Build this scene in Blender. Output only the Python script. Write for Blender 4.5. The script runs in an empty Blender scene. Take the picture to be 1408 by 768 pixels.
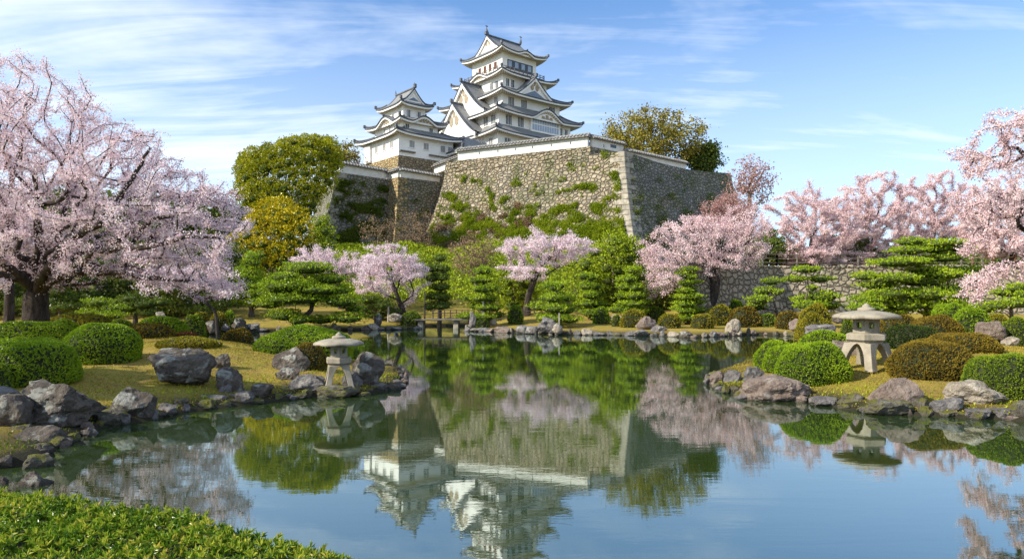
import bpy, math, random
import numpy as np
from mathutils import Vector, noise as mnoise

random.seed(7)
rng = np.random.default_rng(7)
C = bpy.context.scene.collection
SC = bpy.context.scene
R = math.radians
F, H, HY = 939.0, 2.7, 408.0          # lens in photo pixels, eye height, horizon line

# ---------------------------------------------------------------- camera, sky, sun
cam_d = bpy.data.cameras.new('camera')
cam = bpy.data.objects.new('camera', cam_d); C.objects.link(cam)
cam.location = (0, 0, H); cam.rotation_euler = (R(90), 0, 0)
cam_d.sensor_width = 36; cam_d.lens = F / 1408 * 36
cam_d.shift_y = (HY - 384) / 1408
cam_d.clip_start = 0.1; cam_d.clip_end = 6000
SC.camera = cam
SUN_AZ = Vector((-0.93, -0.37)).normalized(); SUN_EL = R(33)
sdir = Vector((SUN_AZ.x * math.cos(SUN_EL), SUN_AZ.y * math.cos(SUN_EL), math.sin(SUN_EL)))
sun_d = bpy.data.lights.new('sun', 'SUN'); sun = bpy.data.objects.new('sun', sun_d); C.objects.link(sun)
sun_d.energy = 4.7; sun_d.angle = R(0.5); sun_d.color = (1.0, 0.91, 0.76)
sun.rotation_euler = (-sdir).to_track_quat('-Z', 'Y').to_euler()
sun.location = (-60, -20, 60)
world = bpy.data.worlds.new('World'); SC.world = world; world.use_nodes = True
SC.view_settings.view_transform = 'Standard'; SC.view_settings.look = 'None'
SC.view_settings.exposure = 0.60; SC.view_settings.gamma = 1.0
SC.cycles.max_bounces = 6; SC.cycles.transparent_max_bounces = 4
SC.cycles.diffuse_bounces = 2; SC.cycles.glossy_bounces = 3; SC.cycles.transmission_bounces = 2
SC.cycles.use_denoising = True
SC.cycles.caustics_reflective = False; SC.cycles.caustics_refractive = False
try: SC.cycles.denoising_prefilter = 'FAST'
except Exception: pass

# ---------------------------------------------------------------- node helper
class NT:
    def __init__(s, nt): s.nt = nt; nt.nodes.clear()
    def n(s, typ, ins=None, **kw):
        nd = s.nt.nodes.new(typ)
        for k, v in kw.items(): setattr(nd, k, v)
        for k, v in (ins or {}).items():
            sock = nd.inputs[k]
            if isinstance(v, bpy.types.NodeSocket): s.nt.links.new(v, sock)
            else: sock.default_value = v
        return nd
    def math(s, op, a, b=0.0, c=0.0, clamp=False):
        nd = s.nt.nodes.new('ShaderNodeMath'); nd.operation = op; nd.use_clamp = clamp
        for i, v in enumerate((a, b, c)):
            if isinstance(v, bpy.types.NodeSocket): s.nt.links.new(v, nd.inputs[i])
            else: nd.inputs[i].default_value = v
        return nd.outputs[0]
    def ramp(s, fac, stops, interp='LINEAR'):
        nd = s.nt.nodes.new('ShaderNodeValToRGB'); s.nt.links.new(fac, nd.inputs[0])
        cr = nd.color_ramp; cr.interpolation = interp
        while len(cr.elements) > len(stops): cr.elements.remove(cr.elements[-1])
        while len(cr.elements) < len(stops): cr.elements.new(1.0)
        for e, (p, c) in zip(cr.elements, stops):
            e.position = p; e.color = (*c, 1) if len(c) == 3 else c
        return nd.outputs[0]
    def mix(s, f, a, b, mode='MIX'):
        nd = s.nt.nodes.new('ShaderNodeMix'); nd.data_type = 'RGBA'; nd.blend_type = mode
        for sock, v in ((nd.inputs[0], f), (nd.inputs[6], a), (nd.inputs[7], b)):
            if isinstance(v, bpy.types.NodeSocket): s.nt.links.new(v, sock)
            elif isinstance(v, (int, float)): sock.default_value = v
            else: sock.default_value = (*v, 1)
        return nd.outputs[2]
    def noise(s, vec, scale, detail=3.0, rough=0.55, dist=0.0):
        return s.n('ShaderNodeTexNoise', {'Vector': vec, 'Scale': scale, 'Detail': detail, 'Roughness': rough, 'Distortion': dist}).outputs[0]
    def map(s, vec, scale=(1, 1, 1), loc=(0, 0, 0), rot=(0, 0, 0)):
        return s.n('ShaderNodeMapping', {'Vector': vec, 'Scale': scale, 'Location': loc, 'Rotation': rot}).outputs[0]
    def rng(s, v, a, b, c=0.0, d=1.0, smooth=False):
        nd = s.n('ShaderNodeMapRange', {'Value': v, 'From Min': a, 'From Max': b, 'To Min': c, 'To Max': d})
        if smooth: nd.interpolation_type = 'SMOOTHSTEP'
        return nd.outputs[0]

# sky with thin cirrus
w = NT(world.node_tree)
tc = w.n('ShaderNodeTexCoord').outputs['Generated']
sky = w.n('ShaderNodeTexSky', sky_type='NISHITA', sun_disc=False, sun_elevation=SUN_EL,
          sun_rotation=math.atan2(SUN_AZ.x, SUN_AZ.y), altitude=100.0, air_density=1.0, dust_density=0.6, ozone_density=3.0)
sep = w.n('ShaderNodeSeparateXYZ', {0: tc})
zz = w.math('ADD', w.math('MAXIMUM', sep.outputs[2], 0.0), 0.16)
cx_ = w.math('DIVIDE', sep.outputs[0], zz); cy_ = w.math('DIVIDE', sep.outputs[1], zz)
cv = w.n('ShaderNodeCombineXYZ', {0: cx_, 1: cy_}).outputs[0]
n1 = w.noise(w.map(cv, (0.42, 0.95, 1), (5.4, 2.3, 0), (0, 0, R(-14))), 1.0, 6, 0.6, 0.9)
n2 = w.noise(w.map(cv, (0.30, 2.3, 1), (0.6, 4.2, 0), (0, 0, R(-19))), 2.2, 6, 0.58, 1.0)
n3 = w.noise(w.map(cv, (0.5, 0.5, 1), (1.2, 0.4, 0)), 0.8, 2, 0.5)
cl = w.math('ADD', w.math('MULTIPLY', n1, 0.68), w.math('MULTIPLY', n2, 0.32))
side = w.rng(cx_, -0.9, 1.6, 0.06, -0.04)
cl = w.math('ADD', cl, side)
cl = w.math('ADD', cl, w.rng(n3, 0.3, 0.7, -0.05, 0.05))
cfac = w.rng(cl, 0.34, 0.70, 0.0, 0.84, True)
horizon = w.rng(sep.outputs[2], 0.0, 0.50, 0.60, 0.0, True)
cfac = w.math('MAXIMUM', cfac, horizon)
skyc = w.mix(1.0, sky.outputs[0], (0.56, 0.95, 1.24), 'MULTIPLY')
col = w.mix(cfac, skyc, (6.9, 7.35, 7.9))
bg = w.n('ShaderNodeBackground', {'Color': col, 'Strength': 0.118})
w.n('ShaderNodeOutputWorld', {'Surface': bg.outputs[0]})

# ---------------------------------------------------------------- materials
def pmat(name, rough=0.8, spec=0.3):
    m = bpy.data.materials.new(name); m.use_nodes = True
    t = NT(m.node_tree)
    b = t.n('ShaderNodeBsdfPrincipled', {'Roughness': rough})
    b.inputs['Specular IOR Level'].default_value = spec
    t.n('ShaderNodeOutputMaterial', {'Surface': b.outputs[0]})
    t.obj = t.n('ShaderNodeTexCoord').outputs['Object']
    t.geo = t.n('ShaderNodeNewGeometry')
    t.b = b
    return m, t
def setc(t, c): t.nt.links.new(c, t.b.inputs['Base Color'])
def bump(t, h, strength=0.5, dist=0.1):
    bp = t.n('ShaderNodeBump', {'Height': h, 'Strength': strength, 'Distance': dist})
    t.nt.links.new(bp.outputs[0], t.b.inputs['Normal'])

def plain(name, c, rough=0.8, var=0.12, scale=1.5, spec=0.3, bmp=0.0):
    m, t = pmat(name, rough, spec)
    f = t.noise(t.obj, scale, 5, 0.6)
    lo = [x * (1 - var * 1.8) for x in c]; hi = [min(1, x * (1 + var)) for x in c]
    setc(t, t.ramp(f, [(0.3, lo), (0.7, hi)]))
    if bmp: bump(t, t.noise(t.obj, scale * 8, 4), bmp, 0.05)
    return m

def stone_wall_mat(name, size, cols, moss=0.3, joint=(0.05, 0.045, 0.035), flat=1.25, gap=0.07):
    m, t = pmat(name, 0.9, 0.2)
    wv = t.n('ShaderNodeTexNoise', {'Vector': t.obj, 'Scale': 0.9 / size, 'Detail': 2.0}).outputs[1]
    v = t.n('ShaderNodeVectorMath', {0: t.obj, 1: t.n('ShaderNodeVectorMath', {0: wv, 'Scale': size * 0.5}, operation='SCALE').outputs[0]}, operation='ADD').outputs[0]
    v = t.map(v, (1, 1, flat))
    vc = t.n('ShaderNodeTexVoronoi', {'Vector': v, 'Scale': 1 / size, 'Randomness': 0.85})
    ve = t.n('ShaderNodeTexVoronoi', {'Vector': v, 'Scale': 1 / size, 'Randomness': 0.85}, feature='DISTANCE_TO_EDGE')
    cellr = t.n('ShaderNodeSeparateColor', {0: vc.outputs['Color']}).outputs[0]
    n = len(cols)
    base = t.ramp(cellr, [(i / (n - 1), c) for i, c in enumerate(cols)])
    fine = t.noise(t.obj, 5 / size, 6, 0.7)
    base = t.mix(t.rng(fine, 0.4, 0.8, 0, 0.55), base, (0.12, 0.11, 0.095))
    big = t.noise(t.obj, 0.12, 4, 0.6)
    base = t.mix(t.rng(big, 0.40, 0.7, 0, 0.5), base, (0.33, 0.25, 0.13))
    ms = t.noise(t.map(t.obj, (1, 1, 0.7), (5, 3, 9)), 0.28, 6, 0.7)
    base = t.mix(t.rng(ms, 0.62 - moss * 0.35, 0.82 - moss * 0.35, 0, 0.75), base, (0.10, 0.13, 0.03))
    e = t.rng(ve.outputs['Distance'], 0.0, gap, 0, 1, True)
    setc(t, t.mix(e, joint, base))
    hh = t.math('ADD', t.math('MULTIPLY', t.rng(ve.outputs['Distance'], 0.0, gap * 3.2, 0, 1, True), 1.0), t.math('MULTIPLY', fine, 0.25))
    bump(t, hh, 1.0, size * 0.32)
    return m

def rock_mat(name, dark, light, patch, moss=0.3, patchy=0.3):
    m, t = pmat(name, 0.88, 0.25)
    o = t.obj
    f = t.noise(o, 2.2, 8, 0.68)
    f2 = t.noise(t.map(o, (1, 1, 0.6), (7, 2, 3)), 9.0, 6, 0.75)
    col = t.mix(t.rng(f, 0.33, 0.66), dark, light)
    col = t.mix(t.rng(f2, 0.45, 0.75, 0, 0.7), col, tuple(x * 0.45 for x in dark))
    p = t.noise(t.map(o, (1, 1, 1.4), (1, 9, 4)), 1.6, 6, 0.62, 0.6)
    col = t.mix(t.rng(p, 0.62 - patchy * 0.2, 0.68 - patchy * 0.2, 0, 0.85), col, patch)
    sp = t.noise(t.map(o, (1, 1, 1), (3, 3, 3)), 16.0, 3, 0.6)
    col = t.mix(t.rng(sp, 0.66, 0.72, 0, 0.6), col, (0.42, 0.43, 0.38))
    up = t.n('ShaderNodeSeparateXYZ', {0: t.geo.outputs['Normal']}).outputs[2]
    mz = t.n('ShaderNodeSeparateXYZ', {0: t.geo.outputs['Position']}).outputs[2]
    mn = t.noise(t.map(o, (1, 1, 1), (8, 5, 1)), 2.6, 5, 0.7)
    mf = t.math('ADD', mn, t.math('MULTIPLY', up, 0.14))
    col = t.mix(t.rng(mf, 0.78 - moss * 0.32, 0.86 - moss * 0.32, 0, 0.95), col, (0.13, 0.13, 0.02))
    wet = t.rng(t.math('ADD', mz, t.math('MULTIPLY', f2, 0.06)), 0.05, 0.12, 0.55, 0.0)
    col = t.mix(wet, col, (0.018, 0.018, 0.012))
    setc(t, col)
    vr = t.n('ShaderNodeTexVoronoi', {'Vector': t.map(o, (1, 1, .7)), 'Scale': 5.0}, feature='DISTANCE_TO_EDGE').outputs['Distance']
    bump(t, t.math('ADD', t.math('ADD', f, t.math('MULTIPLY', f2, 0.6)), t.rng(vr, 0, 0.05, 0, 0.05)), 1.0, 0.16)
    return m

def leaf_mat(name, c1, c2, c3, trans=0.35, gloss=0.12, scale=0.6):
    """leaf colours differ from leaf to leaf and drift slowly through the plant"""
    m = bpy.data.materials.new(name); m.use_nodes = True
    t = NT(m.node_tree)
    geo = t.n('ShaderNodeNewGeometry'); obj = t.n('ShaderNodeTexCoord').outputs['Object']
    r = geo.outputs['Random Per Island']
    nz = t.noise(obj, scale, 3, 0.6)
    v = t.math('ADD', t.math('MULTIPLY', r, 0.55), t.math('MULTIPLY', t.rng(nz, 0.3, 0.7), 0.45))
    col = t.ramp(v, [(0.1, c1), (0.5, c2), (0.9, c3)])
    d = t.n('ShaderNodeBsdfDiffuse', {'Color': col})
    tr = t.n('ShaderNodeBsdfTranslucent', {'Color': t.mix(1.0, col, (1.1, 1.15, 0.75) if c2[1] > c2[0] else (1, 1, 1), 'MULTIPLY')})
    if c2[2] < 0.2: trans *= 0.6
    s1 = t.n('ShaderNodeMixShader', {0: trans, 1: d.outputs[0], 2: tr.outputs[0]})
    out = s1.outputs[0]
    if gloss > 0:
        g = t.n('ShaderNodeBsdfGlossy', {'Color': (1, 1, 1, 1), 'Roughness': 0.45})
        fr = t.n('ShaderNodeLayerWeight', {'Blend': 0.25})
        out = t.n('ShaderNodeMixShader', {0: t.math('MULTIPLY', fr.outputs[0], gloss), 1: out, 2: g.outputs[0]}).outputs[0]
    t.n('ShaderNodeOutputMaterial', {'Surface': out})
    return m

M = {}
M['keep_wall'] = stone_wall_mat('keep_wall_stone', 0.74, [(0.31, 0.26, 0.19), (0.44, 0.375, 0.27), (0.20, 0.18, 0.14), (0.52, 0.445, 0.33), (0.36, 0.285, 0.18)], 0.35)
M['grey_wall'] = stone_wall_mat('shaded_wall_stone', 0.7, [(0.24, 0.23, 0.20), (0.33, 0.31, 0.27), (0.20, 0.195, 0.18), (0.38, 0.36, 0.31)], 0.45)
M['gold_wall'] = stone_wall_mat('golden_wall_stone', 0.7, [(0.48, 0.33, 0.14), (0.56, 0.42, 0.20), (0.36, 0.27, 0.15), (0.50, 0.37, 0.17)], 0.0)  # warm stone for faces in the sun, sunlight put into the colour
M['low_wall'] = stone_wall_mat('low_wall_stone', 0.62, [(0.36, 0.31, 0.24), (0.48, 0.41, 0.32), (0.28, 0.25, 0.20), (0.52, 0.45, 0.35)], 0.15, gap=0.055)
M['quoin'] = plain('quoin_stone', (0.37, 0.33, 0.26), 0.9, 0.3, 1.3, bmp=0.4)
M['plaster'] = plain('white_plaster', (0.86, 0.835, 0.78), 0.85, 0.05, 0.35)
M['plaster_old'] = plain('weathered_plaster', (0.76, 0.73, 0.67), 0.85, 0.10, 0.8)
M['tile_edge'] = plain('dark_tile_edge', (0.075, 0.085, 0.105), 0.6, 0.25, 2)
M['ridge'] = plain('ridge_tile', (0.13, 0.14, 0.16), 0.6, 0.3, 2)
M['window_dark'] = plain('window_dark', (0.045, 0.055, 0.075), 0.3, 0.2, 3, 0.5)
M['window_blue'] = plain('window_pane', (0.33, 0.40, 0.50), 0.3, 0.15, 3, 0.5)
M['red_panel'] = plain('red_brown_panel', (0.11, 0.035, 0.02), 0.6, 0.2, 3)
M['wood_grey'] = plain('weathered_wood', (0.20, 0.17, 0.14), 0.8, 0.25, 4, bmp=0.3)
M['dark_wood'] = plain('dark_wood', (0.07, 0.055, 0.045), 0.75, 0.25, 3)
M['granite'] = None

def roof_mat():
    m, t = pmat('roof_tile', 0.65, 0.4)
    a = t.n('ShaderNodeAttribute', attribute_name='u').outputs['Fac']
    s = t.math('SINE', t.math('MULTIPLY', a, 2 * math.pi / 0.48))
    f = t.rng(s, -1, 1)
    nz = t.noise(t.obj, 0.8, 5, 0.65)
    c = t.mix(f, (0.10, 0.11, 0.125), (0.30, 0.305, 0.30))
    c = t.mix(t.rng(nz, 0.3, 0.7, 0, 0.4), c, (0.34, 0.32, 0.28))
    setc(t, c); bump(t, f, 0.8, 0.12)
    return m
M['roof'] = roof_mat()
def soffit_mat():
    m, t = pmat('eave_rafters', 0.85, 0.2)
    a = t.n('ShaderNodeAttribute', attribute_name='u').outputs['Fac']
    f = t.rng(t.math('SINE', t.math('MULTIPLY', a, 2 * math.pi / 0.62)), -0.3, 0.3)
    setc(t, t.mix(f, (0.42, 0.34, 0.24), (0.74, 0.69, 0.60))); bump(t, f, 0.8, 0.15)
    return m
M['soffit'] = soffit_mat()
def granite_mat():
    m, t = pmat('lantern_granite', 0.9, 0.2)
    f = t.noise(t.obj, 2.2, 6, 0.65); g = t.noise(t.obj, 60, 3, 0.7)
    st = t.noise(t.map(t.obj, (3.0, 3.0, 0.8)), 1.8, 5, 0.65)
    c = t.mix(t.rng(f, 0.3, 0.7), (0.27, 0.235, 0.175), (0.46, 0.405, 0.31))
    c = t.mix(t.rng(g, 0.35, 0.7, 0, 0.35), c, (0.15, 0.14, 0.12))
    c = t.mix(t.rng(st, 0.52, 0.74, 0, 0.65), c, (0.13, 0.11, 0.075))
    up = t.n('ShaderNodeSeparateXYZ', {0: t.geo.outputs['Normal']}).outputs[2]
    c = t.mix(t.math('MULTIPLY', t.rng(up, 0.6, 0.95), t.rng(f, 0.45, 0.6, 0, 0.5)), c, (0.27, 0.27, 0.20))
    setc(t, c); bump(t, t.math('ADD', g, t.math('MULTIPLY', st, 1.5)), 0.55, 0.02)
    return m
M['granite'] = granite_mat()
M['rock_dark'] = rock_mat('dark_grey_rock', (0.055, 0.045, 0.037), (0.19, 0.16, 0.13), (0.36, 0.36, 0.32), 0.22, 0.35)
M['rock_grey'] = rock_mat('grey_rock', (0.11, 0.10, 0.095), (0.27, 0.25, 0.235), (0.36, 0.35, 0.31), 0.12, 0.2)
M['rock_mossy'] = rock_mat('mossy_rock', (0.09, 0.08, 0.06), (0.20, 0.18, 0.14), (0.25, 0.25, 0.20), 0.75, 0.1)
M['rock_brown'] = rock_mat('brown_rock', (0.17, 0.125, 0.10), (0.33, 0.26, 0.215), (0.38, 0.35, 0.30), 0.05, 0.0)
M['rock_pale'] = rock_mat('pale_rock', (0.28, 0.23, 0.17), (0.50, 0.44, 0.35), (0.54, 0.50, 0.43), 0.05, 0.1)

def bark(name, a, b, sc=3.0):
    m, t = pmat(name, 0.9, 0.15)
    v = t.map(t.obj, (1, 1, 0.25))
    f = t.noise(v, sc * 2.2, 7, 0.7, 0.8)
    g = t.noise(t.obj, 0.9, 4, 0.6)
    c = t.mix(t.rng(f, 0.35, 0.65), a, b)
    c = t.mix(t.rng(g, 0.55, 0.7, 0, 0.5), c, (0.14, 0.13, 0.06))
    setc(t, c); bump(t, f, 1.0, 0.10)
    return m
M['bark_cherry'] = bark('cherry_bark', (0.02, 0.015, 0.013), (0.10, 0.08, 0.065))
M['bark_cherry_light'] = bark('twig_bark', (0.07, 0.045, 0.035), (0.17, 0.11, 0.08))
M['bark_pine'] = bark('pine_bark', (0.05, 0.04, 0.03), (0.17, 0.13, 0.10))
M['bark_bare'] = bark('bare_bark', (0.12, 0.09, 0.07), (0.26, 0.20, 0.15))
M['blossom'] = leaf_mat('pale_blossom', (0.58, 0.38, 0.43), (0.87, 0.705, 0.745), (0.95, 0.87, 0.88), 0.30, 0, 0.5)
M['blossom_pink'] = leaf_mat('pink_blossom', (0.54, 0.33, 0.345), (0.85, 0.645, 0.65), (0.95, 0.84, 0.83), 0.32, 0, 0.5)
M['blossom_deep'] = leaf_mat('deep_pink_blossom', (0.42, 0.22, 0.23), (0.72, 0.44, 0.45), (0.90, 0.68, 0.68), 0.42, 0, 0.5)
M['blossom_far'] = leaf_mat('reddish_blossom_buds', (0.30, 0.16, 0.14), (0.50, 0.30, 0.27), (0.68, 0.46, 0.42), 0.4, 0, 0.5)
M['pine'] = leaf_mat('pine_needles', (0.08, 0.13, 0.012), (0.25, 0.37, 0.018), (0.48, 0.55, 0.035), 0.30, 0.1, 0.8)
M['pine_dark'] = leaf_mat('dark_pine_needles', (0.03, 0.05, 0.012), (0.09, 0.14, 0.018), (0.22, 0.27, 0.03), 0.30, 0.1, 0.8)
M['bush_green'] = leaf_mat('bright_bush_leaves', (0.10, 0.18, 0.01), (0.25, 0.38, 0.015), (0.42, 0.52, 0.03), 0.28, 0.12, 0.9)
M['bush_mid'] = leaf_mat('green_bush_leaves', (0.07, 0.13, 0.012), (0.18, 0.26, 0.016), (0.32, 0.38, 0.03), 0.25, 0.12, 0.9)
M['bush_olive'] = leaf_mat('olive_bush_leaves', (0.13, 0.13, 0.012), (0.28, 0.25, 0.02), (0.42, 0.35, 0.03), 0.25, 0.1, 0.9)
M['bush_brown'] = leaf_mat('bronze_bush_leaves', (0.09, 0.065, 0.012), (0.21, 0.15, 0.02), (0.34, 0.26, 0.035), 0.22, 0.1, 0.9)
M['bush_dark'] = leaf_mat('dark_bush_leaves', (0.018, 0.035, 0.01), (0.045, 0.075, 0.015), (0.10, 0.13, 0.02), 0.2, 0.1, 0.9)
M['bush_red'] = leaf_mat('red_bush_leaves', (0.12, 0.03, 0.015), (0.26, 0.08, 0.03), (0.36, 0.15, 0.05), 0.2, 0.1, 0.9)
M['bush_core'] = plain('bush_twigs', (0.028, 0.034, 0.012), 0.95, 0.3, 6)  # dark solid inside bushes and hedge, stands in for shade between leaves
M['leaf_core'] = plain('inner_foliage', (0.07, 0.10, 0.016), 0.95, 0.4, 3)  # solid core added in each pad to stop light and darken the gaps
M['hedge'] = leaf_mat('hedge_leaves', (0.035, 0.10, 0.01), (0.15, 0.26, 0.018), (0.36, 0.42, 0.04), 0.45, 0.15, 1.6)
M['hedge_young'] = leaf_mat('young_hedge_leaves', (0.15, 0.25, 0.02), (0.36, 0.42, 0.04), (0.62, 0.46, 0.10), 0.55, 0.15, 1.6)
M['evergreen'] = leaf_mat('evergreen_leaves', (0.12, 0.14, 0.006), (0.36, 0.37, 0.012), (0.60, 0.55, 0.03), 0.3, 0.15, 0.25)
M['yellow'] = leaf_mat('yellow_tree_leaves', (0.24, 0.20, 0.01), (0.52, 0.43, 0.012), (0.68, 0.54, 0.03), 0.35, 0.1, 0.3)
M['sparse'] = leaf_mat('olive_tree_leaves', (0.12, 0.10, 0.015), (0.27, 0.235, 0.04), (0.42, 0.36, 0.06), 0.35, 0.05, 0.25)
M['dark_tree'] = leaf_mat('dark_tree_leaves', (0.04, 0.065, 0.014), (0.11, 0.15, 0.025), (0.22, 0.26, 0.04), 0.3, 0.1, 0.25)
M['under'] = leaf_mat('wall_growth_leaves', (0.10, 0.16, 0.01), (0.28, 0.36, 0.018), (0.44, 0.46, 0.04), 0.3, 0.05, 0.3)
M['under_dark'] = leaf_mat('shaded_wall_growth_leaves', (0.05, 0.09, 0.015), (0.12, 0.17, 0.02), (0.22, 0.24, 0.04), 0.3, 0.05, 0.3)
M['brown_twigs'] = leaf_mat('bare_twigs', (0.17, 0.11, 0.07), (0.30, 0.20, 0.12), (0.42, 0.30, 0.18), 0.25, 0, 0.4)
M['grass'] = leaf_mat('moss_grass_blades', (0.12, 0.13, 0.015), (0.30, 0.24, 0.03), (0.50, 0.38, 0.08), 0.3, 0.05, 0.5)
M['blue_sheet'] = plain('blue_sheet', (0.03, 0.07, 0.26), 0.6, 0.2, 3)

M['pale_slab'] = plain('pale_bridge_slab', (0.17, 0.155, 0.13), 0.85, 0.25, 2.0, bmp=0.3)
M['wood_red'] = plain('brown_wood', (0.22, 0.12, 0.07), 0.8, 0.2, 3)
M['wood_pale'] = plain('pale_wood', (0.42, 0.38, 0.32), 0.8, 0.2, 4)
# ---------------------------------------------------------------- mesh helpers
class MB:
    def __init__(s): s.V = []; s.F = []; s.Mi = []; s.n = 0; s.U = []; s.S = []
    def add(s, V, Fc, mi=0, u=None, smooth=False):
        V = np.asarray(V, dtype=np.float32).reshape(-1, 3); Fc = np.asarray(Fc, dtype=np.int32)
        if len(Fc) == 0: return
        s.V.append(V); s.F.append(Fc + s.n); s.Mi.append(np.full(len(Fc), mi, np.int32)); s.n += len(V)
        s.U.append(np.zeros(len(V), np.float32) if u is None else np.asarray(u, np.float32))
        s.S.append(np.full(len(Fc), smooth, bool))
    def box(s, lo, hi, mi=0):
        x0, y0, z0 = lo; x1, y1, z1 = hi
        V = [(x0, y0, z0), (x1, y0, z0), (x1, y1, z0), (x0, y1, z0), (x0, y0, z1), (x1, y0, z1), (x1, y1, z1), (x0, y1, z1)]
        s.add(V, [(0, 3, 2, 1), (4, 5, 6, 7), (0, 1, 5, 4), (1, 2, 6, 5), (2, 3, 7, 6), (3, 0, 4, 7)], mi)
    def obox(s, p0, p1, wdt, z0, z1, mi=0):
        """upright box along the plan segment p0-p1"""
        a = np.array(p0[:2], float); b = np.array(p1[:2], float); d = b - a; d /= np.linalg.norm(d); n = np.array([-d[1], d[0]]) * wdt / 2
        q = [a - n, b - n, b + n, a + n]
        z0 = (z0, z0) if np.isscalar(z0) else z0; z1 = (z1, z1) if np.isscalar(z1) else z1
        V = [(*q[0], z0[0]), (*q[1], z0[1]), (*q[2], z0[1]), (*q[3], z0[0]), (*q[0], z1[0]), (*q[1], z1[1]), (*q[2], z1[1]), (*q[3], z1[0])]
        s.add(V, [(0, 3, 2, 1), (4, 5, 6, 7), (0, 1, 5, 4), (1, 2, 6, 5), (2, 3, 7, 6), (3, 0, 4, 7)], mi)
    def grid(s, P, mi=0, U=None, smooth=True):
        P = np.asarray(P, float); a, b = P.shape[:2]
        i = np.arange(a * b).reshape(a, b)
        Fc = np.stack([i[:-1, :-1], i[:-1, 1:], i[1:, 1:], i[1:, :-1]], -1).reshape(-1, 4)
        s.add(P.reshape(-1, 3), Fc, mi, None if U is None else np.asarray(U).reshape(-1), smooth)
    def tube(s, pts, rad, n=6, mi=0, cap=True):
        P = np.asarray(pts, float); k = len(P)
        if k < 2: return
        T = np.gradient(P, axis=0); T /= np.linalg.norm(T, axis=1)[:, None] + 1e-9
        up = np.array([0.0, 0, 1]) if abs(T[0][2]) < 0.9 else np.array([1.0, 0, 0])
        A = np.zeros((k, 3)); a = up - T[0] * (up @ T[0])
        for i in range(k):
            a = a - T[i] * (a @ T[i]); a /= np.linalg.norm(a) + 1e-9; A[i] = a
        B = np.cross(T, A)
        th = np.linspace(0, 2 * np.pi, n, endpoint=False)
        r = np.asarray(rad, float).reshape(-1, 1, 1) * np.ones((k, 1, 1))
        V = P[:, None, :] + r * (np.cos(th)[None, :, None] * A[:, None, :] + np.sin(th)[None, :, None] * B[:, None, :])
        i = np.arange(k * n).reshape(k, n); j = np.roll(i, -1, axis=1)
        Fc = np.stack([i[:-1], j[:-1], j[1:], i[1:]], -1).reshape(-1, 4)
        s.add(V.reshape(-1, 3), Fc, mi, None, True)
    def build(s, name, mats, parent=None):
        me = bpy.data.meshes.new(name)
        if not isinstance(mats, (list, tuple)): mats = [mats]
        for m in mats: me.materials.append(m)
        if s.n:
            V = np.concatenate(s.V); me.vertices.add(len(V)); me.vertices.foreach_set('co', V.ravel())
            tot = np.concatenate([np.full(len(f), f.shape[1], np.int32) for f in s.F])
            idx = np.concatenate([f.ravel() for f in s.F])
            me.loops.add(len(idx)); me.loops.foreach_set('vertex_index', idx)
            me.polygons.add(len(tot))
            st = np.concatenate([[0], np.cumsum(tot)[:-1]]).astype(np.int32)
            me.polygons.foreach_set('loop_start', st); me.polygons.foreach_set('loop_total', tot)
            me.polygons.foreach_set('material_index', np.concatenate(s.Mi))
            me.polygons.foreach_set('use_smooth', np.concatenate(s.S))
            U = np.concatenate(s.U)
            if U.any():
                at_ = me.attributes.new('u', 'FLOAT', 'POINT'); at_.data.foreach_set('value', U)
            me.update(calc_edges=True)
        o = bpy.data.objects.new(name, me); C.objects.link(o)
        if parent is not None: o.parent = parent
        return o

def tag(o, label=None, cat=None, group=None, kind=None):
    if label: o['label'] = label
    if cat: o['category'] = cat
    if group: o['group'] = group
    if kind: o['kind'] = kind
    return o
def empty(name, loc, rz, label, cat, group=None):
    o = bpy.data.objects.new(name, None); C.objects.link(o)
    o.location = loc; o.rotation_euler = (0, 0, rz); o.empty_display_size = 0.5
    return tag(o, label, cat, group)

def unit(v): return v / (np.linalg.norm(v, axis=-1, keepdims=True) + 1e-9)
def rnd_dir(n): return unit(rng.normal(size=(n, 3)))

def leaves(mb, P, D, length, width, mi=0, jitter=0.3):
    """diamond leaves based at P pointing along D"""
    n = len(P); D = unit(D); L = length * (1 + jitter * rng.uniform(-1, 1, (n, 1))); W = width * (1 + jitter * rng.uniform(-1, 1, (n, 1)))
    S = unit(np.cross(D, rnd_dir(n)))
    V = np.stack([P, P + D * L * 0.5 + S * W * 0.5, P + D * L, P + D * L * 0.5 - S * W * 0.5], 1)
    mb.add(V.reshape(-1, 3), np.arange(4 * n).reshape(n, 4), mi)

def rosettes(mb, P, N, k, length, width, spread=0.9, mi=0):
    Pk = np.repeat(P, k, 0); Nk = np.repeat(N, k, 0)
    D = unit(Nk + spread * rng.normal(size=Pk.shape))
    leaves(mb, Pk, D, length, width, mi)

def at(px, py, D): return np.array([(px - 704) / F * D, D, H + (HY - py) / F * D])

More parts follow.
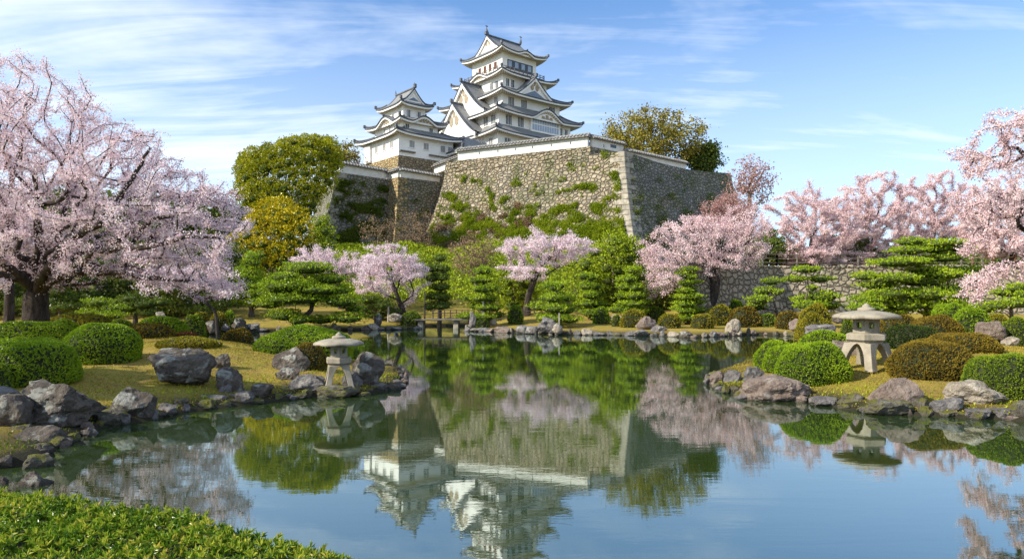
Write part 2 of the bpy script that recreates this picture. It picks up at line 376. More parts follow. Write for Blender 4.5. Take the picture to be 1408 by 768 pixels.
# ---------------------------------------------------------------- pond outline and terrain
def shore(*pts): return [((px - 704) / F * (F * H / (py - HY)), F * H / (py - HY)) for px, py in pts]
pond = [(-16, 7.5)] + shore((60, 640), (90, 612), (150, 587), (215, 577), (262, 566), (340, 557), (430, 546), (505, 543), (553, 533), (556, 524)) \
    + [(-3.9, 25), (-5.5, 27.5), (-8.5, 31), (-12, 35), (-17, 37.5), (-20.5, 40), (-23.5, 44), (-24, 49), (-22, 52.5), (-19, 54), (-16.5, 54.5), (-10, 56), (-7.8, 57),
       (-7.6, 63), (-4, 63), (-3.6, 54), (-0.2, 51.5), (3, 48.5), (8, 47.8), (10, 47), (12, 45), (15, 47), (17.5, 48.5), (20.5, 46), (22.5, 41), (19.5, 35.5), (13.5, 32), (10, 29), (8, 25.5), (6.6, 23.2)] \
    + shore((972, 527), (1018, 549), (1112, 553), (1135, 559), (1200, 568), (1255, 572), (1325, 575), (1400, 579)) \
    + [(12, 12.8), (16, 10.5), (20, 5), (24, -6), (12, -8), (6, 0.5), (2, 3.2), (-1, 4.6), (-3.5, 5.6), (-8, 6.8)]
POND = np.array(pond)
def sdist(X, Y):
    P = np.stack([X.ravel(), Y.ravel()], 1).astype(float); d = np.full(len(P), 1e9); inside = np.zeros(len(P), bool)
    A = POND; B = np.roll(POND, -1, 0)
    for a, b in zip(A, B):
        ab = b - a; t = np.clip(((P - a) @ ab) / (ab @ ab), 0, 1)
        d = np.minimum(d, np.hypot(*(P - (a + t[:, None] * ab)).T))
        c = ((a[1] > P[:, 1]) != (b[1] > P[:, 1]))
        xi = a[0] + (P[:, 1] - a[1]) / (b[1] - a[1] + 1e-12) * (b[0] - a[0])
        inside ^= c & (P[:, 0] < xi)
    return np.where(inside, -d, d).reshape(X.shape)
def sst(a, b, x): t = np.clip((x - a) / (b - a), 0, 1); return t * t * (3 - 2 * t)
def low_wall_y(x): return np.where(x < 25, 58 + (x - 17) * 0.75, 64 - (x - 25) * 0.10)
def hgt(X, Y):
    X = np.asarray(X, float); Y = np.asarray(Y, float)
    sd = sdist(X, Y)
    land = 0.05 + 0.20 * (1 - np.exp(-np.maximum(sd, 0) / 0.6))
    m = sst(0.3, 6, sd)
    land += m * 0.50 * np.exp(-((X + 18) / 8) ** 2 - ((Y - 28) / 9) ** 2)
    land += m * 0.36 * np.exp(-((X + 10.5) / 5.5) ** 2 - ((Y - 24) / 6) ** 2)
    land += m * 0.42 * np.exp(-((X - 15) / 7) ** 2 - ((Y - 25) / 9) ** 2)
    land += m * 0.25
    land += 1.0 * sst(54, 66, Y) * sst(0.2, 8, sd)
    land += np.where(Y < 12, m * 0.9, 0) * (1 - sst(5, 12, Y))
    ter = sst(0.35, 0.8, Y - low_wall_y(X)) * np.where(X > 17, 1, sst(13.5, 17, X))
    hill = 8.0 * sst(66, 108, Y) * (1 - sst(200, 320, Y) * 0.6) + 0.0
    hill = hill * (1 - sst(8, 30, X) * 0.0)
    rt = 3.75 * ter * sst(14, 19, X)
    land += np.maximum(hill * (1 - sst(9, 17, X - 0.12 * (Y - 66))), 0) * np.where(X > 17, 1 - ter, 1) + rt * (X > 10)
    land = land * (1 - 0.0)
    bed = -0.15 - 1.2 * (1 - np.exp(np.minimum(sd, 0) / 1.5))
    return np.where(sd > 0, land, bed)
def g1(x, y): return float(hgt(np.array([x]), np.array([y]))[0])
_D = np.concatenate([np.arange(5, 40, 0.1), np.arange(40, 72, 0.2)])
def ray_ground(px, py):
    """distance at which the line of sight through a photo pixel meets the terrain"""
    X = (px - 704) / F * _D; Z = H + (HY - py) / F * _D
    hh = np.maximum(hgt(X, _D), 0.0)
    k = np.nonzero(Z <= hh)[0]
    return float(_D[k[0]]) if len(k) else 60.0

def axis(lo, hi, fine_lo, fine_hi, step, grow):
    a = list(np.arange(fine_lo, fine_hi + 1e-6, step)); s = step
    while a[-1] < hi: s *= grow; a.append(a[-1] + s)
    s = step
    while a[0] > lo: s *= grow; a.insert(0, a[0] - s)
    return np.array(a)
gx = axis(-1500, 1500, -34, 34, 0.3, 1.12); gy = axis(-300, 3000, 2, 70, 0.3, 1.12)
GX, GY = np.meshgrid(gx, gy)
GZ = hgt(GX, GY)
bumps = np.sin(GX * 1.7 + np.sin(GY * 0.9) * 2) * np.sin(GY * 1.3 + np.cos(GX * 0.7) * 2) * 0.035
GZ = GZ + np.where((GZ > 0.1) & (np.hypot(GX, GY) < 120), bumps, 0)
mb = MB(); mb.grid(np.stack([GX, GY, GZ], -1))
def ground_mat():
    m, t = pmat('moss_lawn', 0.95, 0.1)
    p = t.geo.outputs['Position']
    a = t.noise(p, 0.35, 6, 0.65); b = t.noise(p, 2.6, 6, 0.7); c = t.noise(p, 24, 4, 0.7)
    col = t.mix(t.rng(a, 0.35, 0.65), (0.36, 0.25, 0.07), (0.30, 0.25, 0.035))
    col = t.mix(t.rng(b, 0.52, 0.68, 0, 0.8), col, (0.15, 0.17, 0.02))
    col = t.mix(t.rng(c, 0.45, 0.75, 0, 0.6), col, (0.11, 0.09, 0.03))
    d = t.noise(t.map(p, (1, 1, 1), (30, 7, 0)), 0.9, 7, 0.72)
    col = t.mix(t.rng(d, 0.52, 0.64, 0, 0.7), col, (0.20, 0.13, 0.055))
    col = t.mix(t.rng(d, 0.28, 0.42, 0.75, 0), col, (0.17, 0.20, 0.025))
    z = t.n('ShaderNodeSeparateXYZ', {0: p}).outputs[2]
    y = t.n('ShaderNodeSeparateXYZ', {0: p}).outputs[1]
    edge = t.rng(t.math('ADD', z, t.math('MULTIPLY', b, 0.12)), 0.20, 0.36, 1, 0)
    col = t.mix(edge, col, (0.035, 0.032, 0.02))
    col = t.mix(t.rng(y, 66, 76, 0, 0.85), col, (0.08, 0.10, 0.025))
    setc(t, col); bump(t, t.math('ADD', b, t.math('MULTIPLY', c, 0.6)), 0.8, 0.06)
    return m
tag(mb.build('ground', ground_mat()), kind='structure')

# water
def water_mat():
    m = bpy.data.materials.new('pond_water'); m.use_nodes = True
    t = NT(m.node_tree); p = t.n('ShaderNodeNewGeometry').outputs['Position']
    r1 = t.noise(t.map(p, (0.55, 2.6, 1)), 1.1, 4, 0.6, 0.5)
    r2 = t.noise(t.map(p, (1.0, 2.2, 1), (3, 1, 0)), 5.5, 3, 0.55)
    calm = t.rng(t.noise(p, 0.11, 3, 0.5), 0.4, 0.65, 0.35, 1.25)
    hh = t.math('MULTIPLY', t.math('ADD', r1, t.math('MULTIPLY', r2, 0.22)), calm)
    bp = t.n('ShaderNodeBump', {'Height': hh, 'Strength': 1.0, 'Distance': 0.0015})
    fr = t.n('ShaderNodeFresnel', {'IOR': 1.33, 'Normal': bp.outputs[0]}).outputs[0]
    fac = t.rng(fr, 0.02, 0.75, 0.42, 0.90)
    g = t.n('ShaderNodeBsdfGlossy', {'Color': (0.78, 0.87, 0.88, 1), 'Roughness': 0.012, 'Normal': bp.outputs[0]})
    d = t.n('ShaderNodeBsdfDiffuse', {'Color': (0.030, 0.052, 0.012, 1)})
    s = t.n('ShaderNodeMixShader', {0: fac, 1: d.outputs[0], 2: g.outputs[0]})
    t.n('ShaderNodeOutputMaterial', {'Surface': s.outputs[0]})
    return m
mb = MB(); mb.add([(-40, -14, 0), (40, -14, 0), (40, 66, 0), (-40, 66, 0)], [(0, 1, 2, 3)])
tag(mb.build('pond_water', water_mat()), kind='structure')

# ---------------------------------------------------------------- masonry bastions
def offset_poly(poly, d):
    """move each corner out by d along both neighbouring edge normals (counter-clockwise seen from above)"""
    P = np.array(poly, float); out = []
    for i in range(len(P)):
        a, b, c = P[i - 1], P[i], P[(i + 1) % len(P)]
        e1 = unit(b - a); e2 = unit(c - b); n1 = np.array([e1[1], -e1[0]]); n2 = np.array([e2[1], -e2[0]])
        out.append(b + (n1 + n2) * d / (1 + n1 @ n2))
    return np.array(out)
def batter(z, z0, z1, run): t = (z1 - z) / (z1 - z0); return run * t ** 1.35
def bastion(name, poly, z0, z1, run, mats, label, quoin_at=(), step=1.2, zfun=None, cat='wall'):
    """battered dry stone wall round a plan outline; mats by edge"""
    root = empty(name, (poly[0][0], poly[0][1], 0), 0, label, cat)
    mb = MB(); n = len(poly); o0 = np.array([poly[0][0], poly[0][1], 0])
    zs = np.linspace(z1, z0, 14)
    rings = [offset_poly(poly, batter(z, z0, z1, run)) for z in zs]
    ulist = []
    for m in mats:
        if m not in ulist: ulist.append(m)
    for i in range(n):
        j = (i + 1) % n; L = np.linalg.norm(np.array(poly[i]) - np.array(poly[j])); k = max(2, int(L / 1.2))
        s = np.linspace(0, 1, k)
        P = np.zeros((len(zs), k, 3))
        for a, (z, rg) in enumerate(zip(zs, rings)):
            xy = rg[i][None] * (1 - s[:, None]) + rg[j][None] * s[:, None]
            P[a, :, :2] = xy; P[a, :, 2] = z - (zfun(i, s) if zfun else 0) * (1 - (z1 - z) / (z1 - z0))
        # small unevenness of the stone faces
        e = unit(np.array(rings[0][j]) - np.array(rings[0][i])); nn = np.array([e[1], -e[0]])
        d = rng.normal(0, 0.05, (len(zs), k)); d[:, 0] = d[:, -1] = 0
        P[:, :, :2] += d[..., None] * nn
        mb.grid(P[:, ::-1] - o0, ulist.index(mats[i]), smooth=False)
    top = np.c_[rings[0], np.full(n, z1 - (1.0 if zfun else 0.02))] - o0
    mb.add(top, [list(range(n))], ulist.index(mats[0]))
    mb.build('stone_face', [M[m] for m in ulist], root)
    for q in quoin_at:
        mq = MB(); z = z1 - 0.05; k = 0
        e1 = unit(np.array(poly[q]) - np.array(poly[q - 1])); e2 = unit(np.array(poly[(q + 1) % n]) - np.array(poly[q]))
        while z > z0 + 1:
            h = rng.uniform(0.75, 1.05); long, short = rng.uniform(2.0, 2.7), rng.uniform(0.9, 1.3)
            la, lb = (long, short) if k % 2 else (short, long)
            hh = h - 0.05
            V = []
            for zz_ in (z - hh, z):
                c = offset_poly(poly, batter(zz_, z0, z1, run) + 0.07)[q]
                V += [(*c, zz_), (*(c - e1 * la), zz_), (*(c - e1 * la + e2 * lb), zz_), (*(c + e2 * lb), zz_)]
            mq.add(np.array(V) - o0, [(0, 1, 2, 3), (4, 7, 6, 5), (0, 4, 5, 1), (1, 5, 6, 2), (2, 6, 7, 3), (3, 7, 4, 0)])
            z -= h; k += 1
        b = mq.build('corner_stones', M['gold_wall' if mats[0] == 'gold_wall' else 'quoin'], root)
        bv = b.modifiers.new('bevel', 'BEVEL'); bv.width = 0.09; bv.segments = 2
    return root

# main bastion: front face catches the sun, the others take a greyer, shade-coloured stone
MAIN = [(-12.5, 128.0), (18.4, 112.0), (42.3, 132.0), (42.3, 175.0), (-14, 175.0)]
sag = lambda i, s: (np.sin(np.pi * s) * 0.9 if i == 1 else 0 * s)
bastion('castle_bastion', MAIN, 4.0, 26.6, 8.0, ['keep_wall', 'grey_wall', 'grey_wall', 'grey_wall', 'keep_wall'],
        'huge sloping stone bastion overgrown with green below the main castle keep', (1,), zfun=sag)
e_f = unit(np.array([30.9, -16.0])); n_f = np.array([e_f[1], -e_f[0]])
c0 = np.array([18.4, 112.0]); up_c = c0 - e_f * 6.0 - n_f * 0.0
UP = [tuple(np.array([-12.5, 128.0]) - n_f * 0.12), tuple(up_c - n_f * 0.12), tuple(up_c + np.array([20, 16.6])), (26, 170), (-13, 170)]
bastion('upper_stone_tier', UP, 26.0, 28.0, 0.25, ['keep_wall'] * 5, 'low upper tier of rubble stone carrying the long white wall')
# two grey bastions beneath the small keep
BA = [(-34.0, 131.0), (-32.0, 124.0), (-22.0, 134.0), (-22.0, 160.0), (-46.0, 160.0)]
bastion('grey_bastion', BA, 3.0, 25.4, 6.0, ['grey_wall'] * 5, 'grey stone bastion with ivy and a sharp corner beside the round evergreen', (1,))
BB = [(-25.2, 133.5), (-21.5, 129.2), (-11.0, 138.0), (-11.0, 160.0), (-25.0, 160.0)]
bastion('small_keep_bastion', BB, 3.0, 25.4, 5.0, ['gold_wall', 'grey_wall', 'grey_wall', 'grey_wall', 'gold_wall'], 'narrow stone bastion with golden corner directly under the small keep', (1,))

# low wall behind the far garden
def low_wall():
    root = empty('retaining_wall', (17, 58, 0), 0, 'low pale stone retaining wall carrying the terrace of cherry trees', 'wall')
    pts = [(14.0, 55.8), (25.0, 64.0), (60.0, 60.5), (95, 57)]
    mb = MB(); o0 = np.array([17, 58, 0])
    for (a, b) in zip(pts[:-1], pts[1:]):
        a = np.array(a); b = np.array(b); e = unit(b - a); nn = np.array([e[1], -e[0]]); L = np.linalg.norm(b - a); k = int(L / 0.5)
        s = np.linspace(0, 1, k); zs = np.linspace(5.5, 0.8, 12); P = np.zeros((12, k, 3))
        for i, z in enumerate(zs):
            off = batter(z, 0.8, 5.5, 0.9) + rng.normal(0, 0.02, k); off[0] = off[-1] = batter(z, 0.8, 5.5, 0.9)
            P[i, :, :2] = a + (b - a) * s[:, None] + nn * off[:, None]; P[i, :, 2] = z
        mb.grid(P[:, ::-1] - o0, 0, smooth=False)
        q = np.array([(*a, 5.5), (*b, 5.5), (*(b - nn * 0.9), 5.5), (*(a - nn * 0.9), 5.5)]) - o0
        mb.add(q, [(0, 1, 2, 3)])
    mb.build('stone_face', M['low_wall'], root)
    mc = MB()
    for (a, b) in zip(pts[:-1], pts[1:]):
        a = np.array(a); b = np.array(b); e = unit(b - a); L = np.linalg.norm(b - a); x = 0.0
        nn = np.array([e[1], -e[0]])
        while x < L - 0.4:
            l = rng.uniform(0.6, 1.2); x1 = min(L, x + l - 0.05)
            mc.obox(a + e * x - nn * .2 - np.array([17, 58]), a + e * x1 - nn * .2 - np.array([17, 58]), 0.55, 5.4, 5.5 + rng.uniform(0.05, 0.22)); x += l
    b = mc.build('coping_stones', M['low_wall'], root)
    bv = b.modifiers.new('bevel', 'BEVEL'); bv.width = 0.06; bv.segments = 2
low_wall()

# ---------------------------------------------------------------- white walls with tiled copings
def dobei(name, pts, zb, hgt_, label, holes=(), thick=0.7):
    p0 = np.array(pts[0][:2]); root = empty(name, (*p0, 0), 0, label, 'wall')
    zb = np.broadcast_to(np.asarray(zb, float), (len(pts),))
    mw, mr = MB(), MB()
    for i in range(len(pts) - 1):
        a = np.array(pts[i][:2]) - p0; b = np.array(pts[i + 1][:2]) - p0; e = unit(b - a); n = np.array([-e[1], e[0]]); L = np.linalg.norm(b - a)
        z0 = (zb[i], zb[i + 1]); z1 = (zb[i] + hgt_, zb[i + 1] + hgt_)
        mw.obox(a, b, thick, z0, z1)
        # coping: low gabled tile roof
        prof = [(-0.95, -0.10), (-0.95, 0.06), (-0.30, 0.42), (-0.22, 0.66), (0.22, 0.66), (0.30, 0.42), (0.95, 0.06), (0.95, -0.10)]
        P = np.array([[[*(q + n * o), zt + dz] for o, dz in prof] for q, zt in ((a - e * 0.3, z1[0]), (b + e * 0.3, z1[1]))])
        mr.grid(P.transpose(1, 0, 2), 0, smooth=False)
        for P_, fl in ((P[0], 1), (P[1], 0)): mr.add(P_, [list(range(8))[::-1] if fl else list(range(8))])
        mr.add(np.concatenate([P[0][[0, 7]], P[1][[7, 0]]]), [(0, 1, 2, 3)])
        k = int(L / 0.62)
        for j in range(k):
            s = (j + 0.5) / k; q = a + (b - a) * s; zt = z1[0] + (z1[1] - z1[0]) * s
            for sg in (-1, 1):
                mr.tube([(*(q + n * sg * 1.02), zt + 0.06), (*(q + n * sg * 0.3), zt + 0.47)], [0.12, 0.12], 5)
    mw.build('plaster_wall', M['plaster_old'], root); mr.build('tile_coping', M['tile_coping'], root)
    for (i, s, zz_, ww, hh) in holes:
        a = np.array(pts[i][:2]) - p0; b = np.array(pts[i + 1][:2]) - p0; e = unit(b - a); n = np.array([e[1], -e[0]])
        q = a + (b - a) * s + n * (thick / 2 + 0.0)
        mh = MB(); mh.obox(q - e * ww / 2, q + e * ww / 2, 0.06, zb[i] + zz_, zb[i] + zz_ + hh)
        mh.build('loophole', M['window_dark'], root)
    return root
M['tile_coping'] = plain('coping_tile', (0.27, 0.26, 0.24), 0.7, 0.35, 2.5)
fa = np.array([-9.6, 126.5]); 
L0 = tuple(np.array([-12.5, 128.0]) + e_f * 2.6 - n_f * 0.6); L1 = tuple(up_c - n_f * 0.6 - e_f * 0.5)
dobei('long_white_wall', [L0, L1], 28.0, 1.75, 'long white plaster wall with tiled coping on the main bastion', [(0, x, 0.75, 0.18, 0.4) for x in (0.18, 0.33, 0.47, 0.60, 0.74, 0.88)])
P1 = np.array(L1); P2 = P1 + np.array([6.6, 5.6])
dobei('white_wall_return', [tuple(P1 + np.array([.55, .45])), tuple(P2)], 27.4, 2.2, 'short shaded white wall with a dark slot at the bastion corner', [(0, 0.35, 1.0, 0.16, 0.5), (0, 0.66, 1.25, 1.5, 0.55)])
P3 = P1 + np.array([7.4, 5.0]); P4 = np.array([33.2, 131.5])
dobei('sloping_white_wall', [tuple(P3), tuple(P4)], [25.4, 25.4], 2.9, 'low white wall with dark coping running back below the yellow leafed tree')
dobei('west_white_wall', [(-33.2, 134.0), (-31.7, 124.9), (-24.6, 132.6)], [25.4, 25.4, 25.3], 1.65, 'white wall with tiled coping on the grey bastion beside the evergreen')
dobei('middle_white_wall', [(-24.4, 133.6), (-21.4, 130.0), (-14.6, 136.0)], [25.4, 25.4, 25.2], 1.35, 'low white wall with tiled coping beneath the small keep')
dobei('stepped_white_wall', [(-15.6, 139.0), (-9.8, 133.6)], [27.6, 28.6], 1.5, 'short sloping white wall between the small keep and the long wall')

# ---------------------------------------------------------------- castle building blocks (local axes: -y = shaded broad face, -x = sunny face)
TH = R(40)
def skirt(mb, ex, ey, ix, iy, z0, z1, lift, wx, wy, c=(0, 0), kara=(), nu=40, nv=9, th=0.22):
    """tiled skirt roof round a storey with upturned corners; kara = (side, centre, half width, rise)"""
    cx, cy = c
    for k in range(4):
        ao, bo = (ex, ey) if k % 2 == 0 else (ey, ex)
        ai, bi = (ix, iy) if k % 2 == 0 else (iy, ix)
        aw, bw = (wx, wy) if k % 2 == 0 else (wy, wx)
        rot = [(1, 0, 0, -1), (0, 1, 1, 0), (-1, 0, 0, 1), (0, -1, -1, 0)][k]   # along, outward
        s = np.linspace(-1, 1, nu + 1)
        def bell(al):
            z = np.full(al.shape, -1e9)
            for (kk, sc, hw, A) in kara:
                if kk == k:
                    q = np.clip(np.abs((al - sc) / hw), 0, 1)
                    z = np.maximum(z, z0 + A * (0.5 + 0.5 * np.cos(np.pi * q)) ** 0.9)
            return z
        def place(al, ou, z):
            return np.stack([cx + rot[0] * al + rot[2] * ou, cy + rot[1] * al + rot[3] * ou, z], -1)
        tops, us = [], []
        for t in np.linspace(1, 0, nv):
            al = s * (ao + (ai - ao) * t); ou = np.full_like(al, bo + (bi - bo) * t)
            z = z0 + (z1 - z0) * (0.5 * t + 0.5 * t * t) + lift * np.abs(s) ** 4 * (1 - t) ** 1.5
            z = np.maximum(z, bell(al)); tops.append(place(al, ou, z)); us.append(al + 50)
        mb.grid(np.array(tops)[:, ::-1], 0, np.array(us)[:, ::-1])
        al = s * ao; ze = np.maximum(z0 + lift * np.abs(s) ** 4, bell(al))
        e0 = place(al, np.full_like(al, bo), ze); e1 = place(al, np.full_like(al, bo), ze - th)
        f = (ao - 0.18) / ao
        e2 = place(al * f, np.full_like(al, bo - 0.18), ze - th - 0.02); e3 = place(al * f, np.full_like(al, bo - 0.18), ze - th - 0.40)
        f2 = aw / ao
        e4 = place(al * f2, np.full_like(al, bw - 0.05), np.full_like(al, z0 - 0.15) + 0 * ze)
        mb.grid(np.array([e0, e1])[:, ::-1], 1); mb.grid(np.array([e1, e2])[:, ::-1], 1)
        mb.grid(np.array([e2, e3])[:, ::-1], 2)
        mb.grid(np.array([e3, e3 * 0.5 + e4 * 0.5, e4])[:, ::-1], 3, np.array([al + 50] * 3)[:, ::-1])
        # hip ridge along the corner
        t = np.linspace(-0.03, 1, 10); sx = 1.0
        al = sx * (ao + (ai - ao) * t); ou = bo + (bi - bo) * t; tt = np.clip(t, 0, 1)
        z = z0 + (z1 - z0) * (0.5 * tt + 0.5 * tt * tt) + lift * (1 - tt) ** 1.5 + 0.12 + np.where(t < 0.1, 0.15, 0)
        mb.tube(place(al, ou, z), 0.2, 6, 4)
        p = place(np.array([ao + 0.02]), np.array([bo + 0.02]), np.array([z0 + lift + 0.28]))[0]
        mb.box(p - 0.22, p + np.array([0.22, 0.22, 0.38]), 4)
        for (kk, sc, hw, A) in kara:
            if kk == k:
                yy = np.linspace(bo + 0.1, bo - (bo - bi) * 0.8, 5)
                mb.tube(place(np.full(5, sc), yy, np.full(5, z0 + A + 0.12)), 0.2, 6, 4)
                # white tympanum hanging under the curved eave
                q = np.linspace(-1, 1, 25) * hw * 0.97 + sc
                zt = bell(q) - th - 0.3
                P = np.array([place(q, np.full(25, bo - 0.75), np.maximum(zt, z0 - 0.35)), place(q, np.full(25, bo - 0.75), np.full(25, z0 - 0.4))])
                mb.grid(P[:, ::-1], 2)
                for dx in (-0.28, 0.0, 0.28):
                    hv = A * 0.42 if dx == 0 else A * 0.26
                    p = place(np.array([sc + dx * hw * 0.8]), np.array([bo - 0.7]), np.array([z0 + 0.0]))[0]
                    a_ = np.array([rot[0], rot[1], 0]) * hw * 0.10; o_ = np.array([rot[2], rot[3], 0]) * 0.05
                    V = [p - a_ + o_, p + a_ + o_, p + a_ * 0.7 + o_ + np.array([0, 0, hv]), p - a_ * 0.7 + o_ + np.array([0, 0, hv])]
                    mb.add(V, [(0, 1, 2, 3)], 5)

def gable(mb, c, face, hw, z0, z1, back, over=0.6, curve=1.45, barge=0.55, deco=True, front2=False, u_scale=1.0, inner=None):
    """gabled roof with concave slopes whose white end faces `face` (unit local vector)"""
    f = np.array([face[0], face[1]], float); r = np.array([-f[1], f[0]]); c = np.array(c, float)
    q = np.linspace(-1, 1, 29)
    zt = z0 + (z1 - z0) * (1 - np.abs(q)) ** curve
    def place(x, y, z): x = np.broadcast_to(x, np.shape(z)); return np.stack([c[0] + r[0] * x + f[0] * y, c[1] + r[1] * x + f[1] * y, z], -1)
    ys = np.linspace(over, -back, 6)
    mb.grid(np.array([place(q * hw, y, zt) for y in ys]), 0, np.array([[y + 60] * len(q) for y in ys]))
    for sg, y0 in ((1, over), (-1, -back)):
        if sg < 0 and not front2: continue
        A = place(q * hw, y0, zt + 0.1); B = place(q * hw, y0, zt - 0.2)
        B2 = place(q * (hw - 0.02), y0 - sg * 0.12, zt - 0.2); Bb = place(q * (hw - 0.05), y0 - sg * 0.12, zt - 0.2 - barge)
        Cc = place(q * (hw - 0.05), y0 - sg * over, zt - 0.2 - barge)
        D = place(q * (hw - 0.1), y0 - sg * over, np.maximum(zt - 0.1, z0 - 0.3)); E_ = place(q * (hw - 0.1), y0 - sg * over, np.full_like(q, z0 - 0.5))
        for pr, mi in (((A, B), 1), ((B, B2), 1), ((B2, Bb), 2), ((Bb, Cc), 2), ((D, E_), 2)):
            P = np.array(pr); mb.grid(P if sg > 0 else P[:, ::-1], mi)
        # raised white verge tiles on top of the slope, running along the rake
        V1 = place(q * hw, y0 - sg * 0.05, zt + 0.1); V2 = place(q * hw, y0 - sg * 0.55, zt + 0.16); V3 = place(q * hw, y0 - sg * 0.6, zt)
        mb.grid(np.array([V1, V2, V3]) if sg > 0 else np.array([V1, V2, V3])[:, ::-1], 4)
        if deco:
            hgt_ = z1 - z0
            zc = z1 - 0.2 - barge
            for (xx, dz, ww, hh) in ((-0.12, 0.34, 0.09, 0.16), (0.12, 0.34, 0.09, 0.16), (0, 0.20, 0.06, 0.13)):
                th_ = np.linspace(0, 2 * np.pi, 10, endpoint=False)
                x = (xx + np.cos(th_) * ww) * hw; z = z1 - dz * hgt_ * 1.5 + np.sin(th_) * hh * hgt_
                mb.add(place(x, y0 - sg * over + 0.06 * sg, z), [list(range(10))], 5)
            x = np.array([-0.07, 0.07, 0]) * hw
            mb.add(place(x, y0 - sg * 0.05, np.array([zc + 0.25, zc + 0.25, zc - 0.12 * hgt_])), [(0, 1, 2)], 2)
        if inner:
            x = np.array([-inner, inner, 0]) * hw; hgt_ = z1 - z0
            mb.add(place(x, y0 - sg * over + 0.09 * sg, np.array([z0 + 0.15, z0 + 0.15, z0 + hgt_ * inner * 0.62])), [(0, 1, 2)], 6)
    mb.tube(place(np.zeros(6), np.linspace(over + 0.15, -back, 6), np.full(6, z1 + 0.15)), 0.26, 6, 4)
    if front2 or True:
        p = place(np.array([0.0]), over + 0.1, np.array([z1 + 0.35]))[0]; mb.box(p - 0.28, p + np.array([0.28, 0.28, 0.5]), 4)
ROOFM = lambda: [M['roof'], M['tile_edge'], M['plaster'], M['soffit'], M['ridge'], M['deco'], M['blue_tile']]
M['deco'] = plain('carved_recess', (0.36, 0.29, 0.20), 0.8, 0.2, 3)
M['blue_tile'] = plain('gable_lattice', (0.20, 0.25, 0.33), 0.7, 0.25, 4)

def fish(parent, x, y, z, sx, s=1.0):
    """ridge-end fish ornament with raised tail"""
    mb = MB(); t = np.linspace(0, 1, 9)
    px = x + sx * (0.25 - 0.5 * np.sin(t * 2.2)) * s * 0.7; pz = z + t * 1.9 * s
    mb.tube(np.stack([px, np.full(9, y), pz], 1), np.array([0.34, 0.40, 0.38, 0.32, 0.25, 0.18, 0.12, 0.10, 0.02]) * s, 7)
    tip = np.array([px[-2], y, pz[-2]])
    mb.add([tip, tip + (sx * 0.45 * s, 0, 0.45 * s), tip + (sx * 0.05 * s, 0.05, 0.6 * s)], [(0, 1, 2)])
    mb.add([tip, tip + (-sx * 0.45 * s, 0, 0.40 * s), tip + (-sx * 0.05 * s, 0.05, 0.6 * s)], [(0, 1, 2)])
    mb.build('ridge_fish', M['ridge'], parent)

def window(parent, side, a, z, wdt, hgt_, off, kind='pair', c=(0, 0)):
    """window on face side 0 (-y) or 3 (-x) at along-coordinate a; off = wall distance from centre"""
    fr, dk = MB(), MB()
    n = 2 if kind == 'pair' else 1
    def bx(mb, a0, a1, z0, z1, d0, d1):
        if side == 0: mb.box((c[0] + a0, c[1] - off - d1, z0), (c[0] + a1, c[1] - off - d0, z1))
        else: mb.box((c[0] - off - d1, c[1] + a0, z0), (c[0] - off - d0, c[1] + a1, z1))
    w0 = wdt / n
    for i in range(n):
        l = a - wdt / 2 + i * w0 + 0.08; r_ = l + w0 - 0.16
        bx(dk, l, r_, z, z + hgt_, -0.02, 0.03)
        for b in [(l + r_) / 2]: bx(fr, b - 0.035, b + 0.035, z, z + hgt_, 0.03, 0.09)
        bx(fr, l - 0.12, l, z - 0.1, z + hgt_ + 0.1, 0, 0.10); bx(fr, r_, r_ + 0.12, z - 0.1, z + hgt_ + 0.1, 0, 0.10)
    bx(fr, a - wdt / 2 - 0.1, a + wdt / 2 + 0.1, z - 0.22, z - 0.1, 0, 0.16)
    o = dk.build('window', M['window_dark'], parent); fr.build('window_frame', M['plaster'], o)

def storey(parent, wx, wy, z0, z1, name='storey_wall', mat='plaster', c=(0, 0)):
    mb = MB(); mb.box((c[0] - wx, c[1] - wy, z0), (c[0] + wx, c[1] + wy, z1)); return mb.build(name, M[mat], parent)

